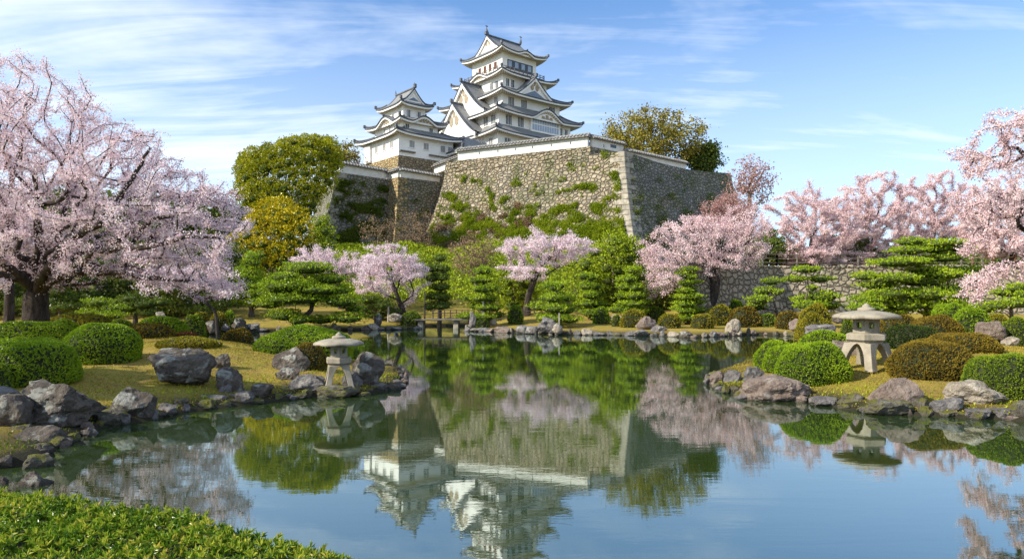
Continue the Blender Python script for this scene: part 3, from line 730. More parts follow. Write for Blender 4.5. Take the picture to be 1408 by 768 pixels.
# ---------------------------------------------------------------- main keep
def main_keep():
    k = empty('castle_keep', (-2.0, 172.6, 0), TH, 'tall white main castle keep with five tiers of curved tile roofs', 'castle')
    # half sizes: eaves, storey walls, eave heights
    E = [(15.0, 15.5), (13.8, 14.3), (11.4, 12.9), (9.1, 10.2), (7.5, 8.25)]
    Wl = [(12.9, 13.4), (11.5, 12.1), (9.2, 10.6), (7.1, 8.1), (5.5, 6.0)]
    Z = [40.0, 45.1, 50.1, 55.7, 61.9]
    base = [26.0, 41.6, 46.9, 51.8, 56.2]
    for i in range(5): storey(k, *Wl[i], base[i], Z[i] + 0.2)
    kar = [[], [(0, 2.2, 5.6, 2.4)], [], [(3, 0.6, 4.4, 1.3)], [(0, 0.6, 3.0, 0.85)]]
    inner = Wl[1:] + [(5.0, 4.4)]
    rise = [2.3, 2.6, 2.6, 1.0, 1.9]
    for i in range(5):
        mb = MB(); skirt(mb, *E[i], *inner[i], Z[i], Z[i] + rise[i], 0.6 + 0.04 * i, *Wl[i], kara=kar[i], nu=60)
        mb.build('skirt_roof', ROOFM(), k)
    # top gabled roof
    mb = MB(); gable(mb, (-5.2, 0), (-1, 0), 4.75, 63.5, 67.4, 10.4, over=0.5, curve=1.25, barge=0.6, front2=True)
    mb.build('top_roof', ROOFM(), k)
    fish(k, -5.4, 0, 67.6, 1, 1.0); fish(k, 5.4, 0, 67.6, -1, 1.0)
    # sunny side: two stacked great gables
    mb = MB(); gable(mb, (-12.4, 0.3), (-1, 0), 8.8, 46.3, 54.4, 6.0, over=0.7, curve=1.3, barge=0.95)
    mb.build('great_gable', ROOFM(), k)
    mb = MB(); gable(mb, (-15.0, 0.6), (-1, 0), 9.2, 40.6, 49.0, 5.0, over=0.7, curve=1.3, barge=0.95)
    mb.build('great_gable', ROOFM(), k)
    # shaded side: dormer gable on third roof
    mb = MB(); gable(mb, (0.2, -11.3), (0, -1), 6.3, 50.5, 55.3, 5.0, over=0.6, curve=1.3, barge=0.6, inner=0.55)
    mb.build('dormer_gable', ROOFM(), k)
    # balcony round the top floor
    mb = MB(); bxx, byy = 6.9, 7.4
    mb.box((-bxx, -byy, 56.35), (bxx, byy, 56.6))
    for z in (57.0, 57.45, 57.9):
        for (a, b) in (((-bxx, -byy), (bxx, -byy)), ((bxx, -byy), (bxx, byy)), ((bxx, byy), (-bxx, byy)), ((-bxx, byy), (-bxx, -byy))):
            mb.tube([(*a, z), (*b, z)], 0.065, 5)
    for s in np.linspace(-1, 1, 11):
        for p in ((s * bxx, -byy), (s * bxx, byy), (-bxx, s * byy), (bxx, s * byy)): mb.box((p[0] - .08, p[1] - .08, 56.6), (p[0] + .08, p[1] + .08, 58.1))
    mb.build('balcony_railing', M['wood_grey'], k)
    # top floor openings
    mb = MB(); mb.box((-3.9, -6.06, 58.3), (4.3, -5.99, 60.3)); mb.box((-4.3, -6.12, 58.1), (4.7, -6.0, 58.3)); o = mb.build('window_band', M['window_dark'], k)
    for x in (-3.1, -1.0, 1.1, 3.2):
        mb = MB(); mb.box((x - 0.55, -6.11, 58.6), (x + 0.55, -6.065, 60.0)); mb.build('window_panel', M['window_blue'], o)
    for y in (-3.4, -1.3, 0.8, 2.9):
        mb = MB(); mb.box((-5.57, y - 0.5, 58.2), (-5.49, y + 0.5, 59.9)); mb.build('window_shutter', M['red_panel'], k)
    # windows of the lower floors
    for a in (-5.6, -4.0): window(k, 0, a, 52.9, 1.1, 1.8, 8.1, 'one')
    for a in (-6.6, -2.6, 6.6): window(k, 0, a, 47.6, 1.9, 1.9, 10.6)
    for a in (-8.6, -4.9): window(k, 0, a, 42.5, 1.9, 2.2, 12.1)
    for a in (8.2, 10.0): window(k, 0, a, 42.4, 1.0, 1.8, 12.1, 'one')
    for a in (-10.0, -6.0): window(k, 0, a, 37.3, 1.9, 1.6, 13.4)
    for a in (-6.0, -4.0): window(k, 3, a, 52.7, 1.2, 1.6, 7.1, 'one')
    for a in (-8.3,): window(k, 3, a, 47.8, 1.4, 1.8, 9.2)
    for a in (-10.2, -7.4): window(k, 3, a, 42.6, 1.8, 2.0, 11.5)
    window(k, 3, -11.0, 37.4, 1.6, 1.5, 12.9)
    # lattice bay
    mb = MB(); mb.box((-2.2, -12.75, 41.9), (7.4, -12.05, 45.5)); bay = mb.build('lattice_bay', M['plaster'], k)
    for z in (42.35, 44.0):
        for i in range(11):
            x = -1.75 + i * 0.79; mb = MB(); mb.box((x, -12.80, z), (x + 0.60, -12.752, z + 1.35)); mb.build('lattice_pane', M['window_blue'], bay)
    return k
main_keep()

# ---------------------------------------------------------------- small keep
def small_keep():
    k = empty('small_keep', (-23.0, 146.8, 0), TH, 'small three tiered white castle keep on a golden stone base', 'castle')
    c1 = (1.0, 0.3)
    E = [(8.2, 8.9), (5.9, 7.4), (4.1, 5.3)]; Wl = [(6.7, 7.3), (4.3, 5.8), (2.7, 3.8)]
    Z = [35.9, 38.85, 42.9]; cc = [c1, (0.2, 0.0), (0.0, 0.1)]
    # battered base coloured as sunlit gold, with a shaded copy on the broad face
    mb = MB(); n = 8; zs = np.linspace(31.3, 24.5, n)
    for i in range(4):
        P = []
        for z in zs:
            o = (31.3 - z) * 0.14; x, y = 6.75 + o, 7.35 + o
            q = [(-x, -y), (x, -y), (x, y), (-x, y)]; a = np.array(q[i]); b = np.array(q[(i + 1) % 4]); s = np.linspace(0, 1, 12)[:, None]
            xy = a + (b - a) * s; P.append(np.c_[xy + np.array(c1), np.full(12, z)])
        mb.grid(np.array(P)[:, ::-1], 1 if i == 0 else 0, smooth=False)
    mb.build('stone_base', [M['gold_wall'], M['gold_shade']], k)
    b0 = [31.3, 36.6, 39.8]
    for i in range(3): storey(k, *Wl[i], b0[i], Z[i] + 0.15, c=cc[i])
    mb = MB(); skirt(mb, *E[0], 4.4, 5.9, Z[0], Z[0] + 1.7, 0.55, *Wl[0], c=c1); mb.build('skirt_roof', ROOFM(), k)
    mb = MB(); skirt(mb, *E[1], 2.8, 3.9, Z[1], Z[1] + 1.5, 0.5, *Wl[1], c=cc[1], kara=[(0, 0.3, 3.4, 1.35), (3, 0.8, 4.0, 1.5)], nu=60); mb.build('skirt_roof', ROOFM(), k)
    mb = MB(); skirt(mb, *E[2], 2.5, 3.2, Z[2], Z[2] + 1.1, 0.5, *Wl[2], c=cc[2]); mb.build('skirt_roof', ROOFM(), k)
    mb = MB(); gable(mb, (0, -3.5), (0, -1), 2.6, 43.9, 46.6, 7.0, over=0.4, curve=1.3, barge=0.35, front2=True, inner=0.5, deco=False); mb.build('top_roof', ROOFM(), k)
    # ornaments on the ridge
    for y, s in ((-3.6, 1), (3.6, -1)):
        mb = MB(); t = np.linspace(0, 1, 7)
        mb.tube(np.stack([np.zeros(7), y - s * 0.3 * np.sin(t * 2.4), 46.6 + t * 1.3], 1), [0.22, 0.26, 0.22, 0.17, 0.11, 0.07, 0.02], 6); mb.build('ridge_fish', M['ridge'], k)
    for a in (-1.4, 1.1): window(k, 0, a, 40.4, 0.9, 1.4, 3.8, 'one')
    for a in (-2.3, 0.3): window(k, 3, a, 40.4, 0.9, 1.2, 2.7, 'one')
    for a in (-3.0, 2.8): window(k, 0, a, 37.1, 1.0, 1.1, 5.8, 'one')
    for a in (-3.2, -1.2, 1.0): window(k, 3, a + 0.4, 37.3, 0.7, 1.0, 4.1, 'one')
    for a in (-3.6, -0.2, 4.0, 5.9): window(k, 0, a, 33.3, 1.3, 1.3, 7.3, 'pair', c1)
    for a in (-4.6, -1.6, 1.8): window(k, 3, a, 33.2, 1.3, 1.3, 6.7, 'pair', c1)
    mb = MB(); mb.box((-6.6 + 1, -7.55, 32.1), (-3.0 + 1, -7.0, 32.35)); mb.build('drain_ledge', M['wood_grey'], k)
    mb = MB(); mb.box((1.5, -7.55, 32.1), (7.0, -7.0, 32.35)); mb.build('drain_ledge', M['wood_grey'], k)
    mb = MB(); mb.box((-6.2, 4.2, 31.4), (-5.3, 6.6, 35.0)); mb.build('wall_projection', M['plaster'], k)
M['gold_shade'] = stone_wall_mat('base_side_stone', 0.7, [(0.36, 0.26, 0.15), (0.45, 0.33, 0.19), (0.28, 0.22, 0.15), (0.40, 0.30, 0.19)], 0.1)  # darker copy of the golden stone, shade put into the colour
small_keep()

def corridor():
    k = empty('connecting_corridor', (-9.5, 151.0, 0), TH, 'low white corridor building joining the small keep to the main keep', 'building')
    storey(k, 5.6, 6.0, 26.0, 33.4)
    mb = MB(); skirt(mb, 7.2, 7.6, 2.0, 0.6, 33.3, 37.6, 0.4, 5.6, 6.0, nu=30); mb.build('hipped_roof', ROOFM(), k)
    for a in (-4.0, -1.6, 1.0): window(k, 0, a, 31.2, 1.4, 1.2, 6.0)
    mb = MB(); mb.box((-5.8, -6.9, 29.6), (5.8, -6.01, 29.9)); mb.box((-5.8, -6.5, 28.6), (5.8, -6.01, 28.85)); mb.build('pent_roof', M['tile_edge'], k)
corridor()

def ico(sub):
    import bmesh
    bm = bmesh.new(); bmesh.ops.create_icosphere(bm, subdivisions=sub, radius=1.0)
    V = np.array([v.co[:] for v in bm.verts]); Fc = np.array([[v.index for v in f.verts] for f in bm.faces]); bm.free(); return V, Fc
ICO = {2: ico(2), 3: ico(3), 4: ico(4), 5: ico(5)}
# ---------------------------------------------------------------- trees
def grow(trunk, targets, bf=0.3, seg=0.5, k0=1, curl=0.35, jit=0.06):
    """grow branches from a trunk polyline to target points; returns nodes, parents, first node after the trunk"""
    P = [np.array(p, float) for p in trunk]; par = [i - 1 for i in range(len(P))]; pl = [0.0]
    for i in range(1, len(P)): pl.append(pl[-1] + np.linalg.norm(P[i] - P[i - 1]))
    T = np.asarray(targets, float); n = len(T); best = np.full(n, 1e9); bp = np.zeros(n, int); done = np.zeros(n, bool)
    def upd(i):
        c = np.linalg.norm(T - P[i], axis=1) + bf * pl[i]; m = c < best; best[m] = c[m]; bp[m] = i
    for i in range(k0, len(P)): upd(i)
    for _ in range(n):
        i = int(np.argmin(np.where(done, 1e9, best))); done[i] = True; p = int(bp[i]); a = P[p]; b = T[i]; d = np.linalg.norm(b - a)
        q = par[p]; dirp = unit(a - P[q]) if q >= 0 else np.array([0, 0, 1.0])
        k = max(1, int(d / seg)); ctrl = a + dirp * d * curl; last = p
        for j in range(1, k + 1):
            t = j / k; pt = a * (1 - t) ** 2 + 2 * ctrl * t * (1 - t) + b * t * t if k > 1 else b
            if j < k: pt = pt + rng.normal(0, jit * seg, 3)
            P.append(pt); par.append(last); pl.append(pl[last] + np.linalg.norm(pt - P[last])); last = len(P) - 1
            upd(last)
    return np.array(P), np.array(par), len(trunk)

def skin_tree(mb, P, par, R0, rt, k0, mi=0, flare=1.0):
    n = len(P); ch = [[] for _ in range(n)]
    for i in range(1, n): ch[par[i]].append(i)
    tips = np.zeros(n)
    for i in range(n - 1, -1, -1): tips[i] = 1 if not ch[i] else sum(tips[c] for c in ch[i])
    e = math.log(max(2, tips[0])) / math.log(R0 / rt)
    r = rt * tips ** (1 / e)
    stack = [(0, None)]
    while stack:
        i, prev = stack.pop(); chain = [prev] if prev is not None else []; cur = i
        while True:
            chain.append(cur)
            if not ch[cur]: break
            c = sorted(ch[cur], key=lambda q: -tips[q])
            for o in c[1:]: stack.append((o, cur))
            cur = c[0]
        rr = r[chain].copy()
        if prev is not None: rr[0] = min(rr[0], rr[1] * 1.25)
        if prev is None:
            t = np.linalg.norm(P[chain] - P[0], axis=1); rr = rr * (1 + flare * 0.55 * np.exp(-t / (R0 * 1.8)))
        rr[-1] *= 0.5
        mx = rr.max(); mb.tube(P[chain], rr, 12 if mx > 0.25 else 8 if mx > 0.1 else 5 if mx > 0.03 else 3, mi)
    return r

def in_poly(pts, poly):
    x, y = pts[:, 0], pts[:, 1]; ins = np.zeros(len(pts), bool); n = len(poly)
    for i in range(n):
        a, b = poly[i - 1], poly[i]; c = ((a[1] > y) != (b[1] > y)); ins ^= c & (x < a[0] + (y - a[1]) / (b[1] - a[1] + 1e-12) * (b[0] - a[0]))
    return ins

def blossoms(mb, P, par, r, rmax, count, sigma, size, clump=1, mi=0, k0=0):
    i = np.nonzero((r < rmax) & (np.arange(len(P)) >= k0))[0]; L = np.linalg.norm(P[i] - P[par[i]], axis=1) + 1e-6
    wgt = L / L.sum(); nc = count // clump
    pick = rng.choice(len(i), nc, p=wgt); t = rng.random((nc, 1)); a = P[i][pick]; b = P[par[i]][pick]
    Q = a * t + b * (1 - t) + rng.normal(0, sigma, (nc, 3)) * [1, 1, .7] * (0.35 + rng.random((nc, 1)))
    if clump > 1: Q = np.repeat(Q, clump, 0) + rng.normal(0, size * 0.85, (nc * clump, 3))
    D = rnd_dir(len(Q)); leaves(mb, Q, D, size, size * 0.95, mi, 0.3)

def tree_root(name, loc, label, cat='tree', group=None): return empty(name, tuple(loc), 0, label, cat, group)
def rel(P, loc): return np.asarray(P) - np.asarray(loc)

def cherry(label, trunk, targets, R0, rt, nb, size, sigma, mat='blossom', bf=0.35, seg=0.5, clump=1, rmax=None, name='cherry_tree', k0=1, barkm='bark_cherry', group=None, curl=0.35):
    loc = trunk[0]; root = tree_root(name, loc, label, group=group)
    P, par, kk = grow(trunk, targets, bf, seg, k0, curl); mb = MB(); Pr = rel(P, loc)
    r = skin_tree(mb, Pr, par, R0, rt, kk); mb.build('trunk', M[barkm], root)
    if nb:
        mb = MB(); blossoms(mb, Pr, par, r, rmax or rt * 3.2, nb, sigma, size, clump, 0, kk); mb.build('crown', M[mat], root)
    return root

# the big old cherry on the near bank
def px_targets(poly, D, n, dz):
    poly = np.array(poly, float); lo, hi = poly.min(0), poly.max(0); out = []
    while len(out) < n:
        q = lo + rng.random((n * 3, 2)) * (hi - lo); q = q[in_poly(q, poly)]; out += list(q)
    q = np.array(out[:n]); dd = D + dz * np.clip(rng.normal(0, 0.55, n), -1.2, 1.2)
    return np.array([at(a, b, d) for (a, b), d in zip(q, dd)])
Dc = 28.0
base = np.array([*at(50, 441, Dc)[:2], 0]); base[2] = g1(base[0], base[1]) - 0.1
def P_(x, y, d=0.0): return at(x, y, Dc + d)
tr = [base, P_(49, 428), P_(49, 416), P_(50, 404)]
poly = [(-90, 120), (-40, 62), (30, 66), (75, 92), (150, 132), (150, 165), (120, 178), (205, 170), (235, 205), (262, 228), (305, 252), (352, 285), (345, 312), (322, 330), (325, 365), (345, 388), (335, 412), (290, 414), (240, 398), (200, 392), (160, 372), (100, 388), (40, 372), (-40, 385), (-140, 395), (-200, 300), (-170, 200)]
limbs = [[(62, 375, -1.5), (95, 330, -3), (150, 300, -4), (180, 245, -4.2), (205, 205, -4)], [(85, 375, -1.8), (130, 345, -3.5), (200, 340, -4.6), (260, 325, -5), (310, 330, -4.6)], [(70, 375, -.5), (110, 350, -1.5), (165, 325, -2.2), (215, 300, -2.8), (262, 290, -3)], [(62, 390, -.3), (95, 376, -1.6), (120, 374, -2), (155, 375, -2.5), (215, 383, -3), (265, 386, -2.5)],
         [(38, 380, .3), (24, 350, .5), (12, 300, 1), (15, 250, 1), (30, 190, .5), (40, 130, 0)], [(56, 375, .5), (64, 345, .8), (85, 300, 1.8), (105, 250, 2), (150, 210, 2.5)],
         [(20, 370, -1), (-30, 345, -2), (-80, 320, -2.5)], [(90, 335, 1.5), (140, 320, 3), (190, 300, 4), (250, 290, 4.5)]]
def big_cherry():
    T = px_targets(poly, Dc, 1700, 4.8); sl = -0.16 * np.abs(T[:, 0] + 19); T[:, 2] = (np.round((T[:, 2] - sl) / 0.85) + rng.normal(0, 0.17, len(T))) * 0.85 + sl; T[:, 2] = np.maximum(T[:, 2], 2.7); T = T[rng.random(len(T)) < np.clip((13.4 - T[:, 2]) / 6.0, 0.30, 1)]
    P = [np.array(p) for p in tr]; par = [-1, 0, 1, 2]
    root = tree_root('cherry_tree', base, 'huge old spreading cherry in full bloom leaning over the clipped green bushes')
    # main limbs first, then everything else reaches out from them
    lim_nodes = []
    for L in limbs:
        pts = [np.array(tr[-1])] + [P_(x, y, d) for x, y, d in L]; fine = []
        for a, b in zip(pts[:-1], pts[1:]):
            for t in np.linspace(0, 1, 5)[1:]: fine.append(a * (1 - t) + b * t + rng.normal(0, 0.05, 3))
        lim_nodes.append(fine)
    NP = [np.array(p) for p in tr]; NPar = [-1, 0, 1, 2]; pl = [0, 1, 2, 3]
    for fine in lim_nodes:
        last = 3
        for p in fine: NP.append(p); NPar.append(last); last = len(NP) - 1
    # grow() works on a polyline, so graft by hand
    Pn = list(NP); parn = list(NPar); pln = [0.0] * len(Pn)
    for i in range(1, len(Pn)): pln[i] = pln[parn[i]] + np.linalg.norm(Pn[i] - Pn[parn[i]])
    n = len(T); best = np.full(n, 1e9); bp = np.zeros(n, int); done = np.zeros(n, bool)
    def upd(i):
        c = np.linalg.norm(T - Pn[i], axis=1) + 0.5 * pln[i]; m = c < best; best[m] = c[m]; bp[m] = i
    for i in range(4, len(Pn)): upd(i)
    for _ in range(n):
        i = int(np.argmin(np.where(done, 1e9, best))); done[i] = True; p = int(bp[i]); a = Pn[p]; b = T[i]; d = np.linalg.norm(b - a)
        dirp = unit(a - Pn[parn[p]]); k = max(1, int(d / 0.35)); ctrl = a + dirp * d * 0.25; last = p
        for j in range(1, k + 1):
            t = j / k; pt = a * (1 - t) ** 2 + 2 * ctrl * t * (1 - t) + b * t * t if k > 1 else b
            Pn.append(pt + (rng.normal(0, 0.03, 3) if j < k else 0)); parn.append(last); pln.append(pln[last] + 0.35); last = len(Pn) - 1; upd(last)
    Pa = np.array(Pn) - base; pa = np.array(parn); mb = MB()
    r = skin_tree(mb, Pa, pa, 0.44, 0.016, 4, flare=0.45)
    for L, fine in zip(limbs, lim_nodes):
        k = len(fine); q = np.array([tr[-1]] + fine) - base; mb.tube(q + rng.normal(0, .01, q.shape), np.linspace(0.22, 0.045, k + 1) * (0.8 if L[0][0] > 80 else 1), 9)
    mb.build('trunk', M['bark_cherry'], root)
    mb = MB(); blossoms(mb, Pa, pa, r, 0.07, 250000, 0.13, 0.057, 6, 0, 4); mb.build('crown', M['blossom'], root)
big_cherry()

def ell(cx, cy, D, rx, ry, rd, n, shell=0.35, flat=True, ls=0.75):
    """targets in an ellipsoid given in photo pixels at distance D"""
    c = at(cx, cy, D); s = D / F; v = rnd_dir(n) * (rng.random((n, 1)) ** shell)
    if flat: v[:, 2] = np.abs(v[:, 2]) * np.where(rng.random(n) < 0.75, 1, -0.55)
    Q = v * np.array([rx * s, rd, ry * s])
    if ls:
        dome = -0.10 * (np.abs(Q[:, 0]) + np.abs(Q[:, 1])); zq = Q[:, 2] - dome + 0.25 * np.sin(Q[:, 0] * 1.1 + cx) ; Q[:, 2] = (np.round(zq / ls) + rng.normal(0, 0.16, n)) * ls + dome
    return c + Q

def trunk_px(pts, D, n=3):
    out = []; P = [at(x, y, D) for x, y in pts]
    for a, b in zip(P[:-1], P[1:]):
        for t in np.linspace(0, 1, n, endpoint=False): out.append(a * (1 - t) + b * t)
    out.append(P[-1]); out[0][2] = min(out[0][2], g1(out[0][0], out[0][1])) - 0.1 if out[0][2] > g1(out[0][0], out[0][1]) - 2 else out[0][2]
    return out

cherry('wide low pale cherry tree in bloom between the leaning pine and the castle wall', trunk_px([(470, 428), (466, 400), (462, 380)], 66), np.concatenate([ell(462, 368, 66, 66, 27, 3.5, 150), ell(430, 362, 66, 34, 16, 2, 40)]), 0.26, 0.012, 20000, 0.09, 0.17)
cherry('rounded pale pink cherry tree on two leaning trunks beside the blue sheet', trunk_px([(556, 431), (548, 412), (541, 392)], 61), ell(537, 384, 61, 55, 48, 3.6, 240), 0.24, 0.012, 30000, 0.085, 0.17, 'blossom')
cherry('pale cherry tree with layered blossom in the middle of the far bank', trunk_px([(724, 424), (727, 405), (735, 385), (742, 365)], 62), np.concatenate([ell(752, 348, 62, 72, 33, 3.5, 220), ell(722, 378, 61, 40, 18, 2.5, 60)]), 0.28, 0.012, 34000, 0.085, 0.17)
cherry('dense pink cherry tree with a thick dark leaning trunk before the low stone wall', trunk_px([(970, 438), (981, 405), (984, 388), (975, 362), (955, 345)], 57.5), np.concatenate([ell(965, 348, 57, 92, 54, 4.5, 400), ell(912, 388, 56, 34, 38, 3, 90), ell(1022, 320, 57, 46, 44, 3, 110)]), 0.42, 0.013, 46000, 0.09, 0.18, 'blossom_pink')
terr = [('broad pink cherry tree on the terrace, nearest the big castle bastion', (1120, 312), 70, 64, 56, 67, 'blossom_pink', (1112, 352)),
        ('tall upright pink cherry tree on the terrace above the stone lantern', (1195, 298), 66, 60, 58, 70, 'blossom_pink', (1190, 350)),
        ('pink cherry tree on the terrace with a strip of sky under its crown', (1290, 285), 62, 62, 48, 76, 'blossom_pink', (1281, 350)),
        ('pink terrace cherry tree partly hidden by the drooping near branches', (1385, 295), 72, 72, 56, 66, 'blossom_pink', (1392, 350))]
for lb, (cx, cy), rx, _, ry, D, mt, (tx, ty) in terr:
    b = at(tx, ty, D); gz = 5.3; b[2] = gz; up = at(tx + 4, cy + ry * 0.25, D); tr_ = [b * (1 - t) + up * t for t in np.linspace(0, 1, 5)]
    cherry(lb, tr_, np.concatenate([ell(cx, cy, D, rx * 1.1, ry * 1.05, 4.5, 260, 0.45, False), ell(cx, cy + ry * .75, D, rx * 1.15, ry * .35, 4.5, 90, 0.45, False)]), 0.30, 0.020, 80000, 0.10, 0.18, mt, bf=0.45, curl=0.5)
cherry('small pale cherry under the boughs of the big old cherry tree', trunk_px([(302, 436), (286, 418), (266, 402), (246, 384)], 46), ell(255, 384, 46, 66, 16, 2.5, 90), 0.10, 0.012, 9000, 0.09, 0.16)
# near cherry reaching in from beyond the picture edge
def right_cherry():
    D = 20.5; b = at(1500, 470, 22.0); b[2] = g1(b[0], b[1]) - 0.1
    tr_ = [b, at(1498, 400, 22), at(1490, 330, 21.6), at(1478, 280, 21.3), at(1465, 240, 21)]
    A = px_targets([(1345, 168), (1330, 155), (1360, 150), (1395, 160), (1440, 130), (1500, 150), (1560, 220), (1540, 300), (1470, 300), (1430, 250), (1385, 238), (1340, 250), (1302, 248), (1318, 225), (1300, 212), (1330, 205), (1355, 212), (1380, 195)], D, 260, 1.8)
    B_ = px_targets([(1360, 262), (1400, 250), (1460, 290), (1400, 300), (1370, 305), (1345, 340), (1330, 352), (1320, 368), (1318, 350), (1340, 318), (1310, 300), (1330, 282)], D, 150, 0.9)
    C_ = px_targets([(1400, 300), (1470, 300), (1500, 380), (1440, 400), (1400, 385), (1365, 398), (1338, 416), (1330, 408), (1300, 402), (1340, 385), (1298, 398), (1310, 390), (1350, 372), (1385, 350)], D - 0.5, 150, 0.9)
    E_ = px_targets([(1500, 180), (1620, 160), (1720, 260), (1700, 360), (1560, 380), (1500, 330)], 23, 110, 2.5)
    cherry('near cherry whose blossoming boughs droop in over the clipped bushes from the picture edge', tr_, np.concatenate([A, B_, C_, E_]), 0.34, 0.011, 84000, 0.045, 0.085, 'blossom_pink', bf=0.2, seg=0.3, clump=7, rmax=0.035)
right_cherry()

# ---- pad and puff trees
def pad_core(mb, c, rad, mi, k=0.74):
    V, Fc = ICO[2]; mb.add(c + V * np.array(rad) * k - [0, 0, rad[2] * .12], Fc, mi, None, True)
def pad_leaves(mb, c, rad, n, length, width, up=0.7, spread=0.7, mi=0, under=0.25):
    v = rnd_dir(n); keep = (v[:, 2] > -0.2) | (rng.random(n) < under); v = v[keep]
    rr = 0.72 + 0.34 * rng.random((len(v), 1))
    lump = 1 + 0.16 * np.sin(v[:, :1] * 7 + c[0] * 3) * np.sin(v[:, 1:2] * 6 + c[1]) + 0.12 * np.sin(v[:, 2:3] * 9 + c[2] * 5)
    P = c + v * rr * lump * np.array(rad)
    N = unit(v / np.array(rad) * min(rad) + np.array([0, 0, up]))
    rosettes(mb, P, N, 3, length, width, spread, mi)

def pad_tree(name, label, trunk, pads, R0, leaf, mat, dens=1.0, barkm='bark_pine', lw=0.42, up=0.8, rt=0.03, core=True, one=True, group=None, spread=0.6, pad_name='foliage_pad'):
    loc = np.array(trunk[0]); root = tree_root(name, loc, label, group=group)
    T = np.array([p[0] - np.array([0, 0, p[1][2] * 0.5]) for p in pads])
    P, par, kk = grow(trunk, T, 0.4, 0.5, 1, 0.3); mb = MB(); r = skin_tree(mb, P - loc, par, R0, rt, kk); mb.build('trunk', M[barkm], root)
    mb = MB()
    for c, rad in pads:
        area = 4 * np.pi * ((rad[0] * rad[1]) + (rad[0] + rad[1]) * rad[2]) / 3
        n = int(dens * area / (leaf * leaf * lw * 3) * 1.4)
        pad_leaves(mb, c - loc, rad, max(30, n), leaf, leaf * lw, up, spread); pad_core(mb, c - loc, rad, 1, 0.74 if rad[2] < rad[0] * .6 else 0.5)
        if not one: mb.build(pad_name, [M[mat], M['leaf_core']], root); mb = MB()
    if one: mb.build('crown', [M[mat], M['leaf_core']], root)
    return root

def pads_px(lst, D, depth=0.9, off=0.0):
    s = D / F; out = []
    for q in lst:
        px, py, rx, ry = q[:4]; dd = q[4] if len(q) > 4 else rng.uniform(-0.8, 0.8)
        out.append((at(px, py, D + dd + off), (rx * s, rx * s * depth, ry * s)))
    return out

# the leaning pine on the far bank
pad_tree('pine_tree', 'broad leaning pine with flat cloud pruned pads at the water edge', trunk_px([(402, 455), (412, 442), (428, 426), (430, 412), (424, 398), (428, 380)], 54),
         pads_px([(425, 369, 35, 9, 0), (392, 381, 22, 7, -.8), (398, 393, 44, 9, -.5), (455, 384, 24, 7, .3), (375, 402, 26, 7, .8), (435, 399, 30, 7, -1), (405, 411, 46, 8, -.6), (462, 400, 24, 8, .4), (470, 414, 30, 9, -.4), (440, 408, 30, 8, .9), (370, 418, 22, 7, 0), (392, 433, 24, 9, -.8), (412, 440, 16, 6, -1.2), (478, 437, 26, 8, -.6), (440, 440, 26, 6, .8), (486, 424, 14, 6, .3)], 54), 0.30, 0.16, 'pine', 1.0, one=False)
def auto_pads(cx, top, bot, w0, w1, D, levels, ry=7, seed=0):
    """layered pads: w0 half width at the top, w1 at the bottom"""
    rs = np.random.default_rng(seed); out = []
    for i in range(levels):
        ry = ry * 1.0; t = i / (levels - 1); y = top + ry + (bot - top - 2 * ry) * t; w = w0 + (w1 - w0) * t ** 0.8
        if w < 14: out.append((cx + rs.uniform(-5, 5), y, w * rs.uniform(.75, 1.2), ry, rs.uniform(-.3, .3)))
        else:
            k = 2 if w < 26 else 3
            for j in range(k):
                u = -1 + 2 * (j + 0.5) / k
                out.append((cx + u * w * 0.62 + rs.uniform(-6, 6), y + rs.uniform(-3, 3), w * (0.62 if k == 2 else 0.45) * rs.uniform(0.7, 1.25), ry * rs.uniform(0.85, 1.15), rs.uniform(-1, 1) * w * 0.02 * (D / F) * 30))
            out.append((cx + rs.uniform(-5, 5), y - 1, w * 0.5, ry, w * 0.6 * D / F)); out.append((cx + rs.uniform(-5, 5), y + 1, w * 0.5, ry, -w * 0.6 * D / F))
    return out
PINES = [('dark open pine in the far garden just beside the stone slab bridge', 604, 350, 425, 12, 26, 62, 6, 5, 'pine_dark'),
         ('layered pine propped by a pale wooden stake at the bridge end', 663, 366, 440, 17, 34, 56, 6, 5, 'pine'),
         ('low spreading pine rooted behind the grey shore boulder', 764, 388, 444, 18, 42, 53, 4, 6.5, 'pine'),
         ('narrow layered pine standing behind the low spreading pine', 812, 376, 434, 14, 26, 58, 5, 5.5, 'pine'),
         ('rounded layered pine behind the olive dome bush', 869, 366, 434, 16, 34, 56, 6, 5.5, 'pine'),
         ('conical pine clipped in many tight tiers before the leaning cherry trunk', 945, 367, 440, 13, 30, 54.5, 8, 4, 'pine')]
for i, (lb, cx, top, bot, w0, w1, D, lv, ry, mt) in enumerate(PINES):
    tr_ = trunk_px([(cx, bot + 6), (cx + 3, (top + bot) / 2), (cx, top + 6)], D); tr_[0][2] = g1(tr_[0][0], tr_[0][1]) - .1
    pad_tree('pine_tree', lb, tr_, pads_px(auto_pads(cx, top, bot, w0, w1, D, lv, ry, i), D), 0.16, 0.16, mt)
